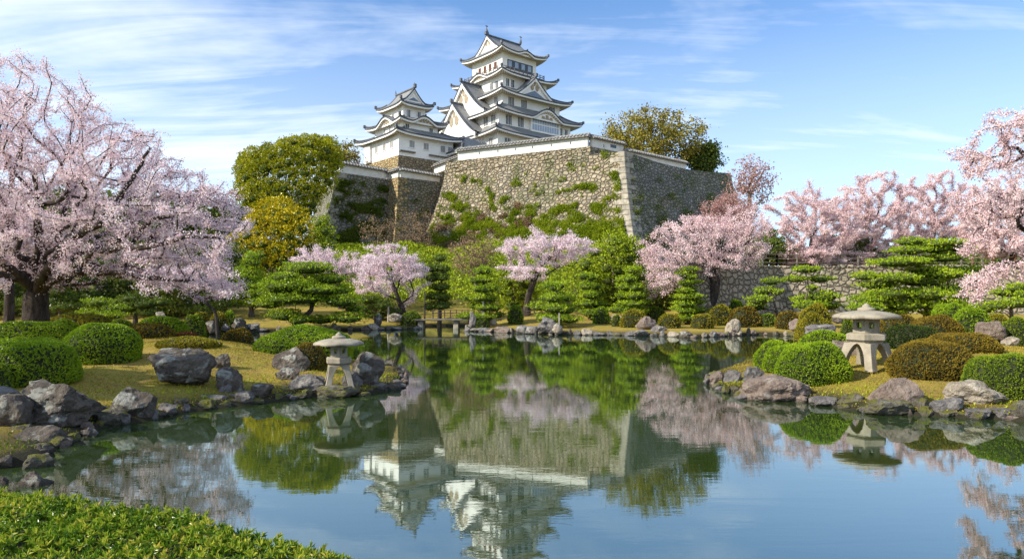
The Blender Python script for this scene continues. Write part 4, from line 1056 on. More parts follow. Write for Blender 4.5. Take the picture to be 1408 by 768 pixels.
# pines on the near side of the stone wall
def tpine(lb, D, tr_px, pads, R0=0.14, leaf=0.15, mt='pine', **kw):
    t = trunk_px(tr_px, D); t[0][2] = g1(t[0][0], t[0][1]) - .1
    pad_tree('pine_tree', lb, t, pads_px(pads, D), R0, leaf, mt, **kw)
tpine('small tilted pine with a bare thin trunk before the low stone wall', 53, [(1071, 440), (1064, 415), (1056, 395)], [(1062, 387, 15, 5), (1052, 400, 16, 6), (1044, 412, 18, 7), (1040, 422, 16, 6), (1070, 402, 8, 4)], 0.10)
tpine('wiry pine with two flat tiers against the pale stone wall', 50, [(1112, 436), (1108, 410), (1112, 395), (1108, 375)], [(1109, 371, 20, 5, 0), (1094, 384, 17, 5), (1127, 384, 18, 5), (1118, 396, 7, 4), (1100, 412, 14, 5), (1130, 408, 26, 8, .5), (1115, 420, 24, 7, -.5), (1140, 420, 18, 7)], 0.10)
tpine('large bright pine of many broad flat tiers rising in front of the terrace', 47, [(1275, 446), (1272, 420), (1266, 390), (1262, 360), (1258, 340)],
      [(1252, 333, 22, 6), (1300, 335, 30, 6), (1250, 345, 26, 6), (1320, 341, 22, 6), (1288, 342, 26, 6), (1240, 361, 42, 7, 0), (1300, 355, 28, 6), (1275, 372, 30, 6), (1230, 383, 32, 7), (1300, 378, 34, 6), (1268, 388, 36, 7), (1190, 380, 20, 6), (1205, 392, 28, 6), (1330, 372, 22, 6),
       (1225, 404, 36, 9), (1270, 405, 36, 9), (1310, 398, 26, 8), (1200, 412, 30, 9), (1245, 420, 34, 9), (1295, 420, 36, 9), (1330, 415, 22, 8), (1190, 424, 24, 8), (1225, 430, 26, 7), (1300, 432, 30, 8)], 0.24, 0.15)
tpine('low bright pine cushion at the foot of the drooping cherry boughs', 40, [(1392, 446), (1390, 425), (1388, 405)], [(1385, 402, 22, 7), (1402, 416, 24, 8), (1372, 420, 16, 6), (1400, 396, 16, 6), (1415, 405, 20, 8), (1352, 424, 20, 8)], 0.12)
tpine('tall slender pine in shade beside the big cherry blossom tips', 60, [(346, 444), (345, 400), (343, 360)], auto_pads(346, 346, 420, 14, 30, 60, 7, 7, 21), 0.2, 0.16, 'pine')
tpine('small dark pine between the leaning pine and the rounded cherry', 60, [(515, 440), (513, 425), (512, 415)], [(505, 412, 16, 6), (525, 420, 18, 7), (500, 426, 18, 7), (520, 432, 20, 6), (540, 428, 12, 5)], 0.1, 0.15, 'pine_dark')
tpine('shaded pine seen under the big cherry just past its trunk', 48, [(82, 446), (85, 420), (84, 400)], [(80, 402, 20, 6), (100, 410, 18, 6), (70, 414, 16, 6), (90, 422, 24, 7), (84, 393, 14, 5)], 0.16, 0.15, 'pine_dark')
tpine('low pine with a flat yellow green pad behind the long olive hedge', 44, [(152, 446), (150, 430), (148, 420)], [(136, 416, 20, 7), (158, 424, 18, 6), (128, 430, 20, 6), (150, 434, 22, 6)], 0.14, 0.14, 'pine')
tpine('shaded garden pine beneath the outer boughs of the big cherry', 50, [(186, 444), (187, 420), (190, 408)], [(180, 410, 16, 6), (200, 418, 20, 7), (175, 424, 16, 6), (205, 430, 20, 6), (222, 416, 14, 6)], 0.16, 0.15, 'pine_dark')

# round puffed evergreen on the castle hill
def puffs(px_list, D, n, rmin, rmax, depth, seed, sepk=0.62):
    rs = np.random.default_rng(seed); s = D / F; out = []; poly_ = np.array(px_list, float); lo, hi = poly_.min(0), poly_.max(0); tries = 0
    while len(out) < n and tries < 20000:
        tries += 1; q = lo + rs.random(2) * (hi - lo)
        if not in_poly(q[None], poly_)[0]: continue
        cxy = poly_.mean(0); edge = np.linalg.norm((q - cxy) / (hi - lo) * 2)
        d = D - depth * math.sqrt(max(0, 1 - min(1, edge) ** 2)) * rs.choice([1, 1, 1, -0.8]); r_ = rs.uniform(rmin, rmax); p = at(q[0], q[1], d)
        if all(np.linalg.norm((p - o[0])) > (r_ + o[1][0]) * sepk for o in out): out.append((p, (r_, r_, r_ * 0.85)))
    return out
pv = puffs([(322, 232), (345, 212), (378, 200), (410, 192), (436, 190), (458, 200), (464, 215), (460, 235), (450, 262), (432, 285), (420, 300), (385, 318), (350, 300), (330, 268)], 112, 150, 1.0, 1.9, 7, 3)
b = at(400, 345, 112); b[2] = g1(b[0], b[1])
pad_tree('evergreen_tree', 'large dense evergreen of rounded golden green puffs beside the grey bastion', [b, b + [0, 0, 4], b + [0, 0, 8], b + [0, 0, 12]], pv, 0.7, 0.25, 'evergreen', 1.5, 'bark_bare', 0.55, 0.45, spread=0.45)
pv = puffs([(328, 330), (350, 290), (385, 280), (410, 295), (425, 325), (430, 350), (400, 362), (370, 365), (335, 358)], 84, 60, 0.8, 1.8, 4, 5)
b = at(372, 385, 84); b[2] = g1(b[0], b[1])
pad_tree('yellow_leafed_tree', 'golden yellow leafed tree below the big round evergreen', [b, b + [0, 0, 1.5], b + [0, 0, 3], b + [0, 0, 4.5]], pv, 0.3, 0.26, 'yellow', 1.0, 'bark_bare', 0.55, 0.3, spread=0.8)
pv = puffs([(425, 345), (432, 310), (445, 300), (458, 320), (455, 345), (440, 352)], 100, 14, 0.8, 1.5, 2, 6)
b = at(440, 362, 100); b[2] = g1(b[0], b[1]); pad_tree('shrub', 'bright green shrub against the lit flank of the grey bastion', [b, b + [0, 0, 1.2]], pv, 0.15, 0.3, 'under', 0.9, 'bark_bare', 0.5, 0.3)
# large shrubs at the foot of the bastion
for k, (lb, poly_, D, n, seed, mt) in enumerate([
        ('broad bright green tree at the foot of the bastion behind the layered pines', [(795, 372), (815, 345), (845, 330), (872, 335), (885, 365), (880, 400), (850, 420), (805, 412)], 70, 60, 8, 'under'),
        ('green shrub mass at the foot of the bastion corner, behind the rounded pine', [(880, 372), (905, 372), (925, 392), (920, 420), (890, 424), (876, 400)], 66, 22, 9, 'dark_tree'),
        ('leafy green shrub between the pine by the bridge and the pale cherry', [(690, 372), (712, 362), (730, 385), (720, 412), (700, 420), (688, 400)], 68, 22, 10, 'under'),
        ('dark evergreen mass in the shade left of the yellow leafed tree', [(240, 360), (285, 330), (325, 350), (335, 400), (300, 425), (245, 420)], 72, 50, 11, 'dark_tree'),
        ('dark leafy tree filling the gap behind the big cherry trunk', [(70, 330), (130, 310), (190, 340), (200, 400), (140, 425), (80, 415)], 66, 60, 12, 'dark_tree'),
        ('dark leafy tree at the picture edge behind the big cherry', [(-80, 320), (-10, 300), (50, 330), (60, 400), (0, 425), (-80, 420)], 62, 60, 13, 'dark_tree'),
        ('dark evergreen behind the tips of the cherry boughs', [(190, 350), (235, 340), (255, 380), (250, 420), (205, 425)], 60, 34, 14, 'dark_tree'),
        ('dark green shrubbery tree on the terrace between fence and broad pink cherry', [(1030, 345), (1050, 325), (1085, 335), (1090, 358), (1050, 362)], 69, 22, 15, 'dark_tree'),
        ('green leafy shrub on the terrace behind the fence', [(1130, 342), (1160, 330), (1200, 338), (1215, 356), (1140, 360)], 72, 22, 16, 'dark_tree')]):
    pv = puffs(poly_, D, n, 0.7, 1.5, 3.5, seed); cx = np.mean([q[0] for q in poly_]); by = max(q[1] for q in poly_)
    b = at(cx, by, D); b[2] = g1(b[0], b[1]); top = at(cx, (min(q[1] for q in poly_) + by) / 2, D)
    if top[2] < b[2] + 1: top[2] = b[2] + 1
    pad_tree('shrub' if 'shrub' in lb else 'leafy_tree', lb, [b, (b + top) / 2, top], pv, 0.18, 0.25, mt, 0.8, 'bark_bare', 0.5, 0.4, spread=0.9)

# trees on the plateau behind the bastion
def open_tree(label, cx, cy, rx, ry, D, base_px, n, nb, size, mat, R0=0.5, zb=26.0, sigma=0.6, bark_='bark_bare', name='tree', shell=0.4, rt=0.03):
    b = at(base_px[0], base_px[1], D); b[2] = zb; up = at((base_px[0] * 2 + cx) / 3, cy + ry * 0.5, D); up[2] = max(up[2], zb + 2)
    cherry(label, [b * (1 - t) + up * t for t in np.linspace(0, 1, 5)], ell(cx, cy, D, rx, ry, rx * D / F * 0.8, n, shell, False), R0, rt, nb, size, sigma, mat, 0.12, 1.2, 1, rt * 6, name, 1, bark_, curl=0.5)
open_tree('tall tree with sparse olive leaves on the plateau behind the bastion', 896, 192, 76, 44, 140, (897, 232), 420, 15000, 0.38, 'sparse', 0.55, 24, 0.75)
open_tree('smaller dense green tree beside the tall sparse one on the plateau', 966, 218, 26, 21, 142, (958, 240), 110, 7000, 0.42, 'dark_tree', 0.4, 22, 0.8)
open_tree('thin leafless tree at the near edge of the plateau tree group', 848, 190, 26, 26, 144, (850, 225), 120, 400, 0.3, 'sparse', 0.25, 24, 0.5, rt=0.035)
open_tree('leafless greyish tree rising behind the end of the castle bastion', 1032, 250, 34, 34, 108, (1030, 300), 240, 2600, 0.28, 'blossom_far', 0.35, 8, 0.5, rt=0.028)
open_tree('reddish budding cherry between the bastion end and the terrace', 1000, 300, 44, 32, 88, (1010, 350), 240, 16000, 0.16, 'blossom_far', 0.3, 5.0, 0.4, rt=0.02)
open_tree('small leafless bush tree beside the small keep stone base', 492, 222, 16, 18, 140, (492, 240), 70, 300, 0.25, 'brown_twigs', 0.15, 25.0, 0.4, rt=0.03)
open_tree('brown leafless tree spreading at the foot of the main bastion wall', 652, 352, 34, 34, 74, (655, 400), 200, 3500, 0.14, 'brown_twigs', 0.22, 2.6, 0.35, rt=0.016)
open_tree('brown leafless shrub tree in the corner between the bastions', 575, 322, 38, 34, 104, (580, 352), 200, 2400, 0.16, 'brown_twigs', 0.2, 8.0, 0.45, rt=0.022)
open_tree('brown twiggy shrub tree against the shaded grey bastion', 520, 316, 30, 22, 104, (520, 345), 120, 1200, 0.16, 'brown_twigs', 0.15, 8.0, 0.4, rt=0.02)
open_tree('olive brown tree peeping over the wall behind the round evergreen', 470, 215, 24, 20, 138, (472, 240), 120, 2600, 0.34, 'sparse', 0.3, 25, 0.6, rt=0.03)

# greenery growing over the masonry
def overgrow(label, poly, edge, z0, z1, run, n, zt, mat, seed, leaf=0.34, bias=1.0, thr=0.5, smin=0.02, smax=0.97):
    rs = np.random.default_rng(seed); P = np.array(poly, float); i, j = edge, (edge + 1) % len(P); got = []
    e = unit(P[j] - P[i]); nn = np.array([e[1], -e[0]])
    while len(got) < n:
        s = rs.uniform(smin, smax); z = rs.uniform(z0 + 1, zt); h = (z - z0) / (zt - z0)
        v = mnoise.fractal(Vector((s * np.linalg.norm(P[j] - P[i]) * 0.34 + seed, z * 0.55, seed)), 0.7, 2.1, 6) * 0.55 + 0.5
        if rs.random() > np.clip((v - thr - bias * (h - 0.45) * 0.5) / 0.30 + 1.2 * max(0, 0.66 - h), 0, 1): continue
        o = offset_poly(poly, batter(z, z0, z1, run) + 0.05); xy = o[i] * (1 - s) + o[j] * s
        got.append((xy[0], xy[1], z, (v - thr - bias * (h - .45) * .5)))
    G = np.array(got); Q = G[:, :3] + np.c_[nn[None] * rs.random((n, 1)) * np.clip(G[:, 3:] * 2.0, 0.05, 0.5), rs.normal(0, .15, n)]
    N = unit(np.c_[np.tile(nn, (n, 1)), np.full(n, 0.9)]); mb = MB(); rosettes(mb, Q, N, 5, leaf, leaf * 0.42, 0.8)
    tag(mb.build('wall_undergrowth', M[mat]), label, 'undergrowth', kind='stuff')
overgrow('bright green weeds sprawling over the sunlit face of the main bastion', MAIN, 0, 4, 26.6, 8, 90000, 27, 'under', 3, 0.20, 1.5, 0.42)
overgrow('brown dry growth low on the main bastion face', MAIN, 0, 4, 26.6, 8, 16000, 19, 'brown_twigs', 11, 0.26, 0.9, 0.42, 0.0, 0.55)
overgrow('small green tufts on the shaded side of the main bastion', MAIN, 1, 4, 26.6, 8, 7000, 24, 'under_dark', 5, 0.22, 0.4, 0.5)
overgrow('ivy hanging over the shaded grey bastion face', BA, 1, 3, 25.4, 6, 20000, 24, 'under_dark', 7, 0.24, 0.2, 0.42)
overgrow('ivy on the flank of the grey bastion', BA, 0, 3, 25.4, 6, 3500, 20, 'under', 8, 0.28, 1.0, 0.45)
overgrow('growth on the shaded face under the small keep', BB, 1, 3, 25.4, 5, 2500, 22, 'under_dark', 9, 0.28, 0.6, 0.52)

def scatter_band(name, label, poly_xy, n, leaf, mat, hgt0, hgt1, kind='stuff', cat=None, seed=0):
    rs = np.random.default_rng(seed); Pp = np.array(poly_xy, float); lo, hi = Pp.min(0), Pp.max(0); q = lo + rs.random((n * 3, 2)) * (hi - lo); q = q[in_poly(q, Pp)][:n]
    z = hgt(q[:, 0], q[:, 1]); nz = np.array([mnoise.noise(Vector((a * 0.16, b * 0.16, seed))) for a, b in q]) * 0.5 + 0.5
    top = hgt0 + (hgt1 - hgt0) * nz
    Q = np.c_[q, z + top * (0.25 + 0.75 * rs.random(len(q)) ** 0.5)]
    mb = MB(); rosettes(mb, Q, np.tile([0, -0.2, 0.8], (len(Q), 1)), 4, leaf, leaf * 0.5, 0.9)
    return tag(mb.build(name, M[mat]), label, cat, kind=kind)
scatter_band('undergrowth', 'low green undergrowth covering the slope below the castle walls', [(-40, 70), (12, 68), (20, 84), (22, 104), (-14, 118), (-44, 120)], 26000, 0.32, 'under', 0.1, 2.4, seed=2, cat='undergrowth')
scatter_band('distant_woods', 'dark woodland closing the view behind the big cherry', [(-150, 105), (-46, 88), (-42, 125), (-70, 160), (-180, 170)], 30000, 0.8, 'dark_tree', 4, 13, seed=4, cat='woods')
scatter_band('distant_woods', 'distant woodland beyond the terrace of cherries', [(60, 150), (220, 110), (300, 180), (90, 230)], 22000, 0.9, 'dark_tree', 4, 12, seed=5, cat='woods')
scatter_band('undergrowth', 'dark garden undergrowth beyond the hedges behind the big cherry', [(-70, 56), (-26, 58), (-24, 66), (-70, 66)], 14000, 0.25, 'dark_tree', 0.4, 2.2, seed=6, cat='undergrowth')

# ---------------------------------------------------------------- clipped bushes
def bush(label, x0, y0, x1, y1, mat='bush_green', D=None, power=2.5, group=None, depth=0.85, zb=None):
    cx = (x0 + x1) / 2
    if D is None: D = ray_ground(cx, y1)
    s = D / F; rx = (x1 - x0) / 2 * s; ry = rx * depth; D2 = D + ry * 0.75
    s = D2 / F; rx = (x1 - x0) / 2 * s; ry = rx * depth
    X = (cx - 704) / F * D2; zt = H + (HY - y0) / F * D2; g = g1(X, D2) if zb is None else zb
    h = max(0.25, zt - g) + 0.06; loc = np.array([X, D2, g - 0.06])
    leaf = max(0.030, D2 * 0.0016)
    nt = int((2.2 * rx * ry + 3.6 * (rx + ry) / 2 * h) * 1.9 / (leaf * leaf * 1.1) * 0.42)
    v = rnd_dir(nt); v[:, 2] = np.abs(v[:, 2]); lx = rng.uniform(0, 50, 3)
    def surf(v):
        q = np.sum(np.abs(v) ** power, 1, keepdims=True) ** (-1 / power)
        lump = 1 + 0.055 * np.sin(v[:, :1] * 5 + lx[0]) * np.sin(v[:, 1:2] * 4 + lx[1]) + 0.02 * np.sin(v[:, 2:3] * 11 + lx[2])
        # clipped bushes pull in again near the ground
        und = 1 - 0.10 * np.clip(0.35 - v[:, 2:3], 0, 1) * 2
        return v * q * lump * np.concatenate([und, und, np.ones_like(und)], 1)
    P = surf(v) * [rx, ry, h]; N = unit(np.sign(v) * np.abs(v) ** (power - 1) / np.array([rx, ry, h]))
    mb = MB(); rosettes(mb, P - N * leaf * 0.8, N, 5, leaf * 1.55, leaf * 0.75, 0.62, 0)
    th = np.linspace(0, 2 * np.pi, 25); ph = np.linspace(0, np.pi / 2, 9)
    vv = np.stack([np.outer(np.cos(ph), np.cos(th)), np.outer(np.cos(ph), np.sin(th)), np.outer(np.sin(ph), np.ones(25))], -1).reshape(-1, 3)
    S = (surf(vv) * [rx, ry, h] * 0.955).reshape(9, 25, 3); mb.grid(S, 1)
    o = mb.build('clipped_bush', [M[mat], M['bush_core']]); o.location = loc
    return tag(o, label, 'bush', group)
BUSHES = [
 ('big bright green dome bush nearest the water beneath the old cherry', 89, 444, 190, 500, 'bush_green'),
 ('large wide green dome bush at the picture edge above the shore boulder', -30, 464, 106, 532, 'bush_green'),
 ('long green bush behind the two large domes near the old cherry trunk', -20, 442, 96, 474, 'bush_green', 24),
 ('part of a small green bush at the extreme picture edge beside the boulder', -26, 500, 14, 540, 'bush_mid'),
 ('dark bronze green dome bush behind the biggest bright dome', 174, 445, 237, 474, 'bush_brown', 27),
 ('smooth green bush rising behind the bronze dome', 184, 436, 257, 464, 'bush_green', 32),
 ('small pale green bush at the foot of the old cherry trunk', 62, 439, 108, 456, 'bush_green', 26),
 ('long low olive hedge beyond the old cherry trunk', 62, 431, 152, 446, 'bush_olive', 36),
 ('small rounded bush at the end of the long olive hedge', 150, 438, 182, 450, 'bush_mid', 36),
 ('low spreading bush behind the flat topped boulder', 220, 463, 301, 486, 'bush_olive', 22.5),
 ('tiny rusty red bush on the lawn', 241, 456, 271, 467, 'bush_red', 29),
 ('flattened dark bronze bush alone on the lawn by the inlet', 302, 451, 351, 472, 'bush_brown'),
 ('wide bright green bush partly hidden by the small lantern', 350, 449, 486, 494, 'bush_green'),
 ('bronze bush between the round boulder and the small lantern', 398, 472, 449, 509, 'bush_brown'),
 ('olive bush on the far side of the inlet, nearest the big dome bushes', 250, 433, 284, 452, 'bush_mid', 46),
 ('round olive bush in the cluster beyond the inlet', 262, 430, 290, 446, 'bush_olive', 49),
 ('broad olive yellow bush of the cluster beyond the inlet', 286, 430, 317, 446, 'bush_olive', 50),
 ('small green bush beyond the inlet near the slender pine', 307, 427, 325, 441, 'bush_green', 52),
 ('flat bush on the bank stones at the bridge end', 551, 428, 580, 441, 'bush_mid', 58),
 ('low green bush beside the standing stone of the bridge', 652, 436, 672, 443, 'bush_mid', 54),
 ('small round green ball bush on the far bank below the pale cherry', 698, 420, 720, 437, 'bush_green', 56),
 ('low green cushion bush under the narrow layered pine', 815, 422, 838, 437, 'bush_green', 55),
 ('tiny round bush beside the large olive dome on the far bank', 841, 433, 854, 446, 'bush_mid', 52),
 ('large olive dome bush on the far bank beside the brown rock', 852, 426, 891, 450, 'bush_olive', 51),
 ('green bush behind the brown pointed rock on the far bank', 887, 422, 916, 438, 'bush_mid', 56),
 ('loose yellow green shrub beside the brown pointed rock', 905, 431, 936, 453, 'bush_olive', 50),
 ('low olive bush on the far bank just before the conical pine', 950, 431, 981, 449, 'bush_olive', 50),
 ('broad olive bush behind the upright pale stone', 971, 419, 1009, 441, 'bush_olive', 53),
 ('bronze bush joined to the broad olive bush behind the upright stone', 1001, 422, 1046, 444, 'bush_brown', 52),
 ('small light green bush against the low wall, above the bronze bush', 1000, 412, 1024, 424, 'bush_green', 56),
 ('flat green bush at the foot of the small tilted pine', 1040, 431, 1068, 441, 'bush_mid', 52),
 ('little bronze bush beside the foot of the small tilted pine', 1067, 428, 1099, 443, 'bush_brown', 50),
 ('upper olive bush of the pair before the wiry pine', 1096, 418, 1144, 444, 'bush_olive', 44),
 ('lower olive bush of the pair before the wiry pine', 1093, 430, 1148, 457, 'bush_olive', 41),
 ('small round green bush behind the big stone lantern body', 1155, 436, 1176, 458, 'bush_mid', 38),
 ('outermost green dome bush at the water side of the large lantern', 1037, 469, 1098, 515, 'bush_green', 22.5),
 ('second green dome bush squeezed behind the brightest one', 1050, 475, 1112, 520, 'bush_green', 21.3),
 ('brightest green dome bush before the large lantern legs', 1068, 471, 1167, 530, 'bush_green'),
 ('flat bright green bush behind the three green domes', 1101, 454, 1170, 476, 'bush_green', 26.5),
 ('very dark green bush behind the bronze domes beside the lantern', 1216, 446, 1289, 480, 'bush_dark', 23.5),
 ('largest bronze dome bush beside the large stone lantern', 1224, 468, 1332, 524, 'bush_brown'),
 ('second bronze dome bush behind the largest bronze one', 1274, 458, 1370, 503, 'bush_brown', 22),
 ('big olive green dome bush at the picture edge above the flat rock', 1331, 485, 1436, 550, 'bush_mid'),
 ('low bronze hedge bush seen under the lantern roof line', 1250, 434, 1322, 462, 'bush_brown', 31),
 ('flat olive bronze bush below the large tiered pine', 1208, 431, 1262, 447, 'bush_brown', 36),
 ('round green bush behind the brown dome boulder', 1308, 423, 1360, 458, 'bush_green', 33),
 ('low olive bush between the round green bush and the edge bush', 1343, 432, 1388, 452, 'bush_olive', 35),
 ('round green bush at the picture edge behind the dome boulder', 1376, 436, 1424, 470, 'bush_mid', 27),
 ('leafy green bush at the base of the drooping cherry boughs', 1282, 417, 1330, 436, 'bush_green', 42),
 ('yellow green bush in front of the terrace wall near the big pine', 1180, 426, 1212, 440, 'bush_green', 44),
]
for bs in BUSHES: bush(bs[0], *bs[1:5], bs[5], bs[6] if len(bs) > 6 else None)

# near hedge on the bank below the viewer
def hedge():
    pts = []; root = empty('azalea_hedge', (-3.2, 4.6, g1(-3.2, 4.6)), 0, 'low leafy azalea hedge with yellow green young leaves in the near corner', 'hedge'); loc = np.array([-3.2, 4.6, g1(-3.2, 4.6)])
    def top(x, y):
        # crest follows the edge seen against the water
        ye = np.interp(x, [-6.5, -4.2, -3.34, -2.63, -1.98, -1.39, -0.98, -0.62], [6.6, 5.9, 5.5, 5.2, 4.9, 4.55, 4.3, 4.1])     # far edge in plan
        zt = np.interp(x, [-6.5, -4.2, -3.34, -2.63, -1.98, -1.39, -0.98, -0.62], [1.14, 1.14, 1.20, 1.215, 1.215, 1.21, 1.20, 1.16])
        d = np.clip((ye - y) / 0.55, 0, 1); e2 = np.clip((-0.48 - x) / 0.32, 0, 1); k = np.sqrt(1 - (1 - d) ** 2) * np.sqrt(1 - (1 - e2) ** 2)
        return ye, zt * (0.55 + 0.45 * k), d
    n = 27000; x = rng.uniform(-6.5, -0.49, n); y = rng.uniform(1.6, 6.7, n); ye, z, d = top(x, y); ok = (y < ye) & (np.abs(x) < y * 0.92 + 0.6); x, y, z = x[ok], y[ok], z[ok]
    lump = np.array([mnoise.fractal(Vector((a * 2.2, b * 2.2, 3)), 1.0, 2.0, 3) for a, b in zip(x, y)]) * 0.05
    P = np.c_[x, y, z + lump - rng.random(len(x)) ** 1.3 * 0.12]; e = 0.03
    gz = (top(x, y + e)[1] - top(x, y - e)[1]) / (2 * e); gx_ = (top(x + e, y)[1] - top(x - e, y)[1]) / (2 * e); N = unit(np.c_[-np.clip(gx_, -2, 2), -np.clip(gz, -2, 2), np.ones(len(x))])
    P = P - loc; mb = MB()
    young = rng.random(len(P)) < 0.26
    def folded(Pc, Nc, k, L, W, spread, mi):
        Pk = np.repeat(Pc, k, 0); D = unit(np.repeat(Nc, k, 0) + spread * rng.normal(size=Pk.shape)); n = len(Pk)
        Lk = L * rng.uniform(0.7, 1.25, (n, 1)); S = unit(np.cross(D, rnd_dir(n))); U_ = np.cross(S, D)
        b0 = Pk; m0 = Pk + D * Lk * 0.55 - U_ * Lk * 0.05; t0 = Pk + D * Lk - U_ * Lk * 0.12; a0 = Pk + D * Lk * 0.5 + S * W / 2 + U_ * 0.1 * Lk; c0_ = Pk + D * Lk * 0.5 - S * W / 2 + U_ * 0.1 * Lk
        V = np.stack([b0, a0, t0, m0, c0_], 1).reshape(-1, 3); i = np.arange(n)[:, None] * 5
        mb.add(V, np.concatenate([i + [0, 3, 2, 1], i + [0, 4, 2, 3]]), mi)
    folded(P[~young], N[~young], 8, 0.040, 0.0145, 0.9, 0); folded(P[young] + N[young] * 0.025, N[young], 7, 0.047, 0.014, 0.65, 1)
    mb.build('leaves', [M['hedge'], M['hedge_young']], root)
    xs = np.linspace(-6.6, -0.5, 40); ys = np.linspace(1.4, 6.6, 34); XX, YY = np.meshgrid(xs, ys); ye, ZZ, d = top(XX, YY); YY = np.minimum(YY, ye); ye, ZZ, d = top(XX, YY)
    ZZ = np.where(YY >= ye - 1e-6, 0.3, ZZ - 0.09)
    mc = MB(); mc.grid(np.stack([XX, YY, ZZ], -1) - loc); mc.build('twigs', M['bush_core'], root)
hedge()

# ---------------------------------------------------------------- rocks
def rock_shape(sub, dims, seed, cuts=9, rough=0.10, boxy=0.0):
    rs = np.random.default_rng(seed); V, Fc = ICO[sub]; V = V.copy()
    if boxy: V = V / (np.sum(np.abs(V) ** (2 + boxy), 1, keepdims=True) ** (1 / (2 + boxy)))
    for _ in range(cuts):
        n = unit(rs.normal(size=3) * [1, 1, 0.8]); d = rs.uniform(0.55, 0.85); k = V @ n - d; V = V - np.where(k > 0, k * 0.93, 0)[:, None] * n
    off = Vector(rs.uniform(0, 90, 3)); nrm = unit(V)
    f = np.array([mnoise.fractal(Vector(v) * 1.6 + off, 1.0, 2.1, 5) for v in V]); g = np.array([abs(mnoise.noise(Vector(v) * 4.5 + off)) for v in V])
    g2 = np.array([abs(mnoise.noise(Vector(v) * 11 + off)) for v in V]) if sub >= 4 else 0
    V = V + nrm * (f * rough * 1.9 - g * rough * 0.9 - g2 * rough * 0.4)[:, None]
    V /= np.abs(V).max(0); V *= np.array(dims)
    return V, Fc
def rock(label, x0, y0, x1, y1, mat='rock_grey', seed=0, D=None, boxy=0.6, cuts=9, depth=0.7, sub=None, group=None, rz=0.0, rough=0.10, name='rock', cat='rock', sink=0.25):
    cx = (x0 + x1) / 2
    if D is None: D = ray_ground(cx, y1)
    s = D / F; rx = (x1 - x0) / 2 * s; ry = rx * depth; D2 = D + ry * 0.6; s = D2 / F; rx = (x1 - x0) / 2 * s
    X = (cx - 704) / F * D2; zt = H + (HY - y0) / F * D2; zb = H + (HY - y1) / F * D; hh = max(0.06, zt - zb); full = hh * (1 + sink)
    if sub is None: sub = 5 if (x1 - x0) > 80 else 4 if (x1 - x0) > 20 else 3
    V, Fc = rock_shape(sub, (rx, ry, full / 2), seed, cuts, rough, boxy)
    mb = MB(); mb.add(V, Fc, 0, None, False); o = mb.build(name, M[mat]); o.location = (X, D2, zt - full / 2)
    o.rotation_euler = (0, 0, rz)
    return tag(o, label, cat, group)
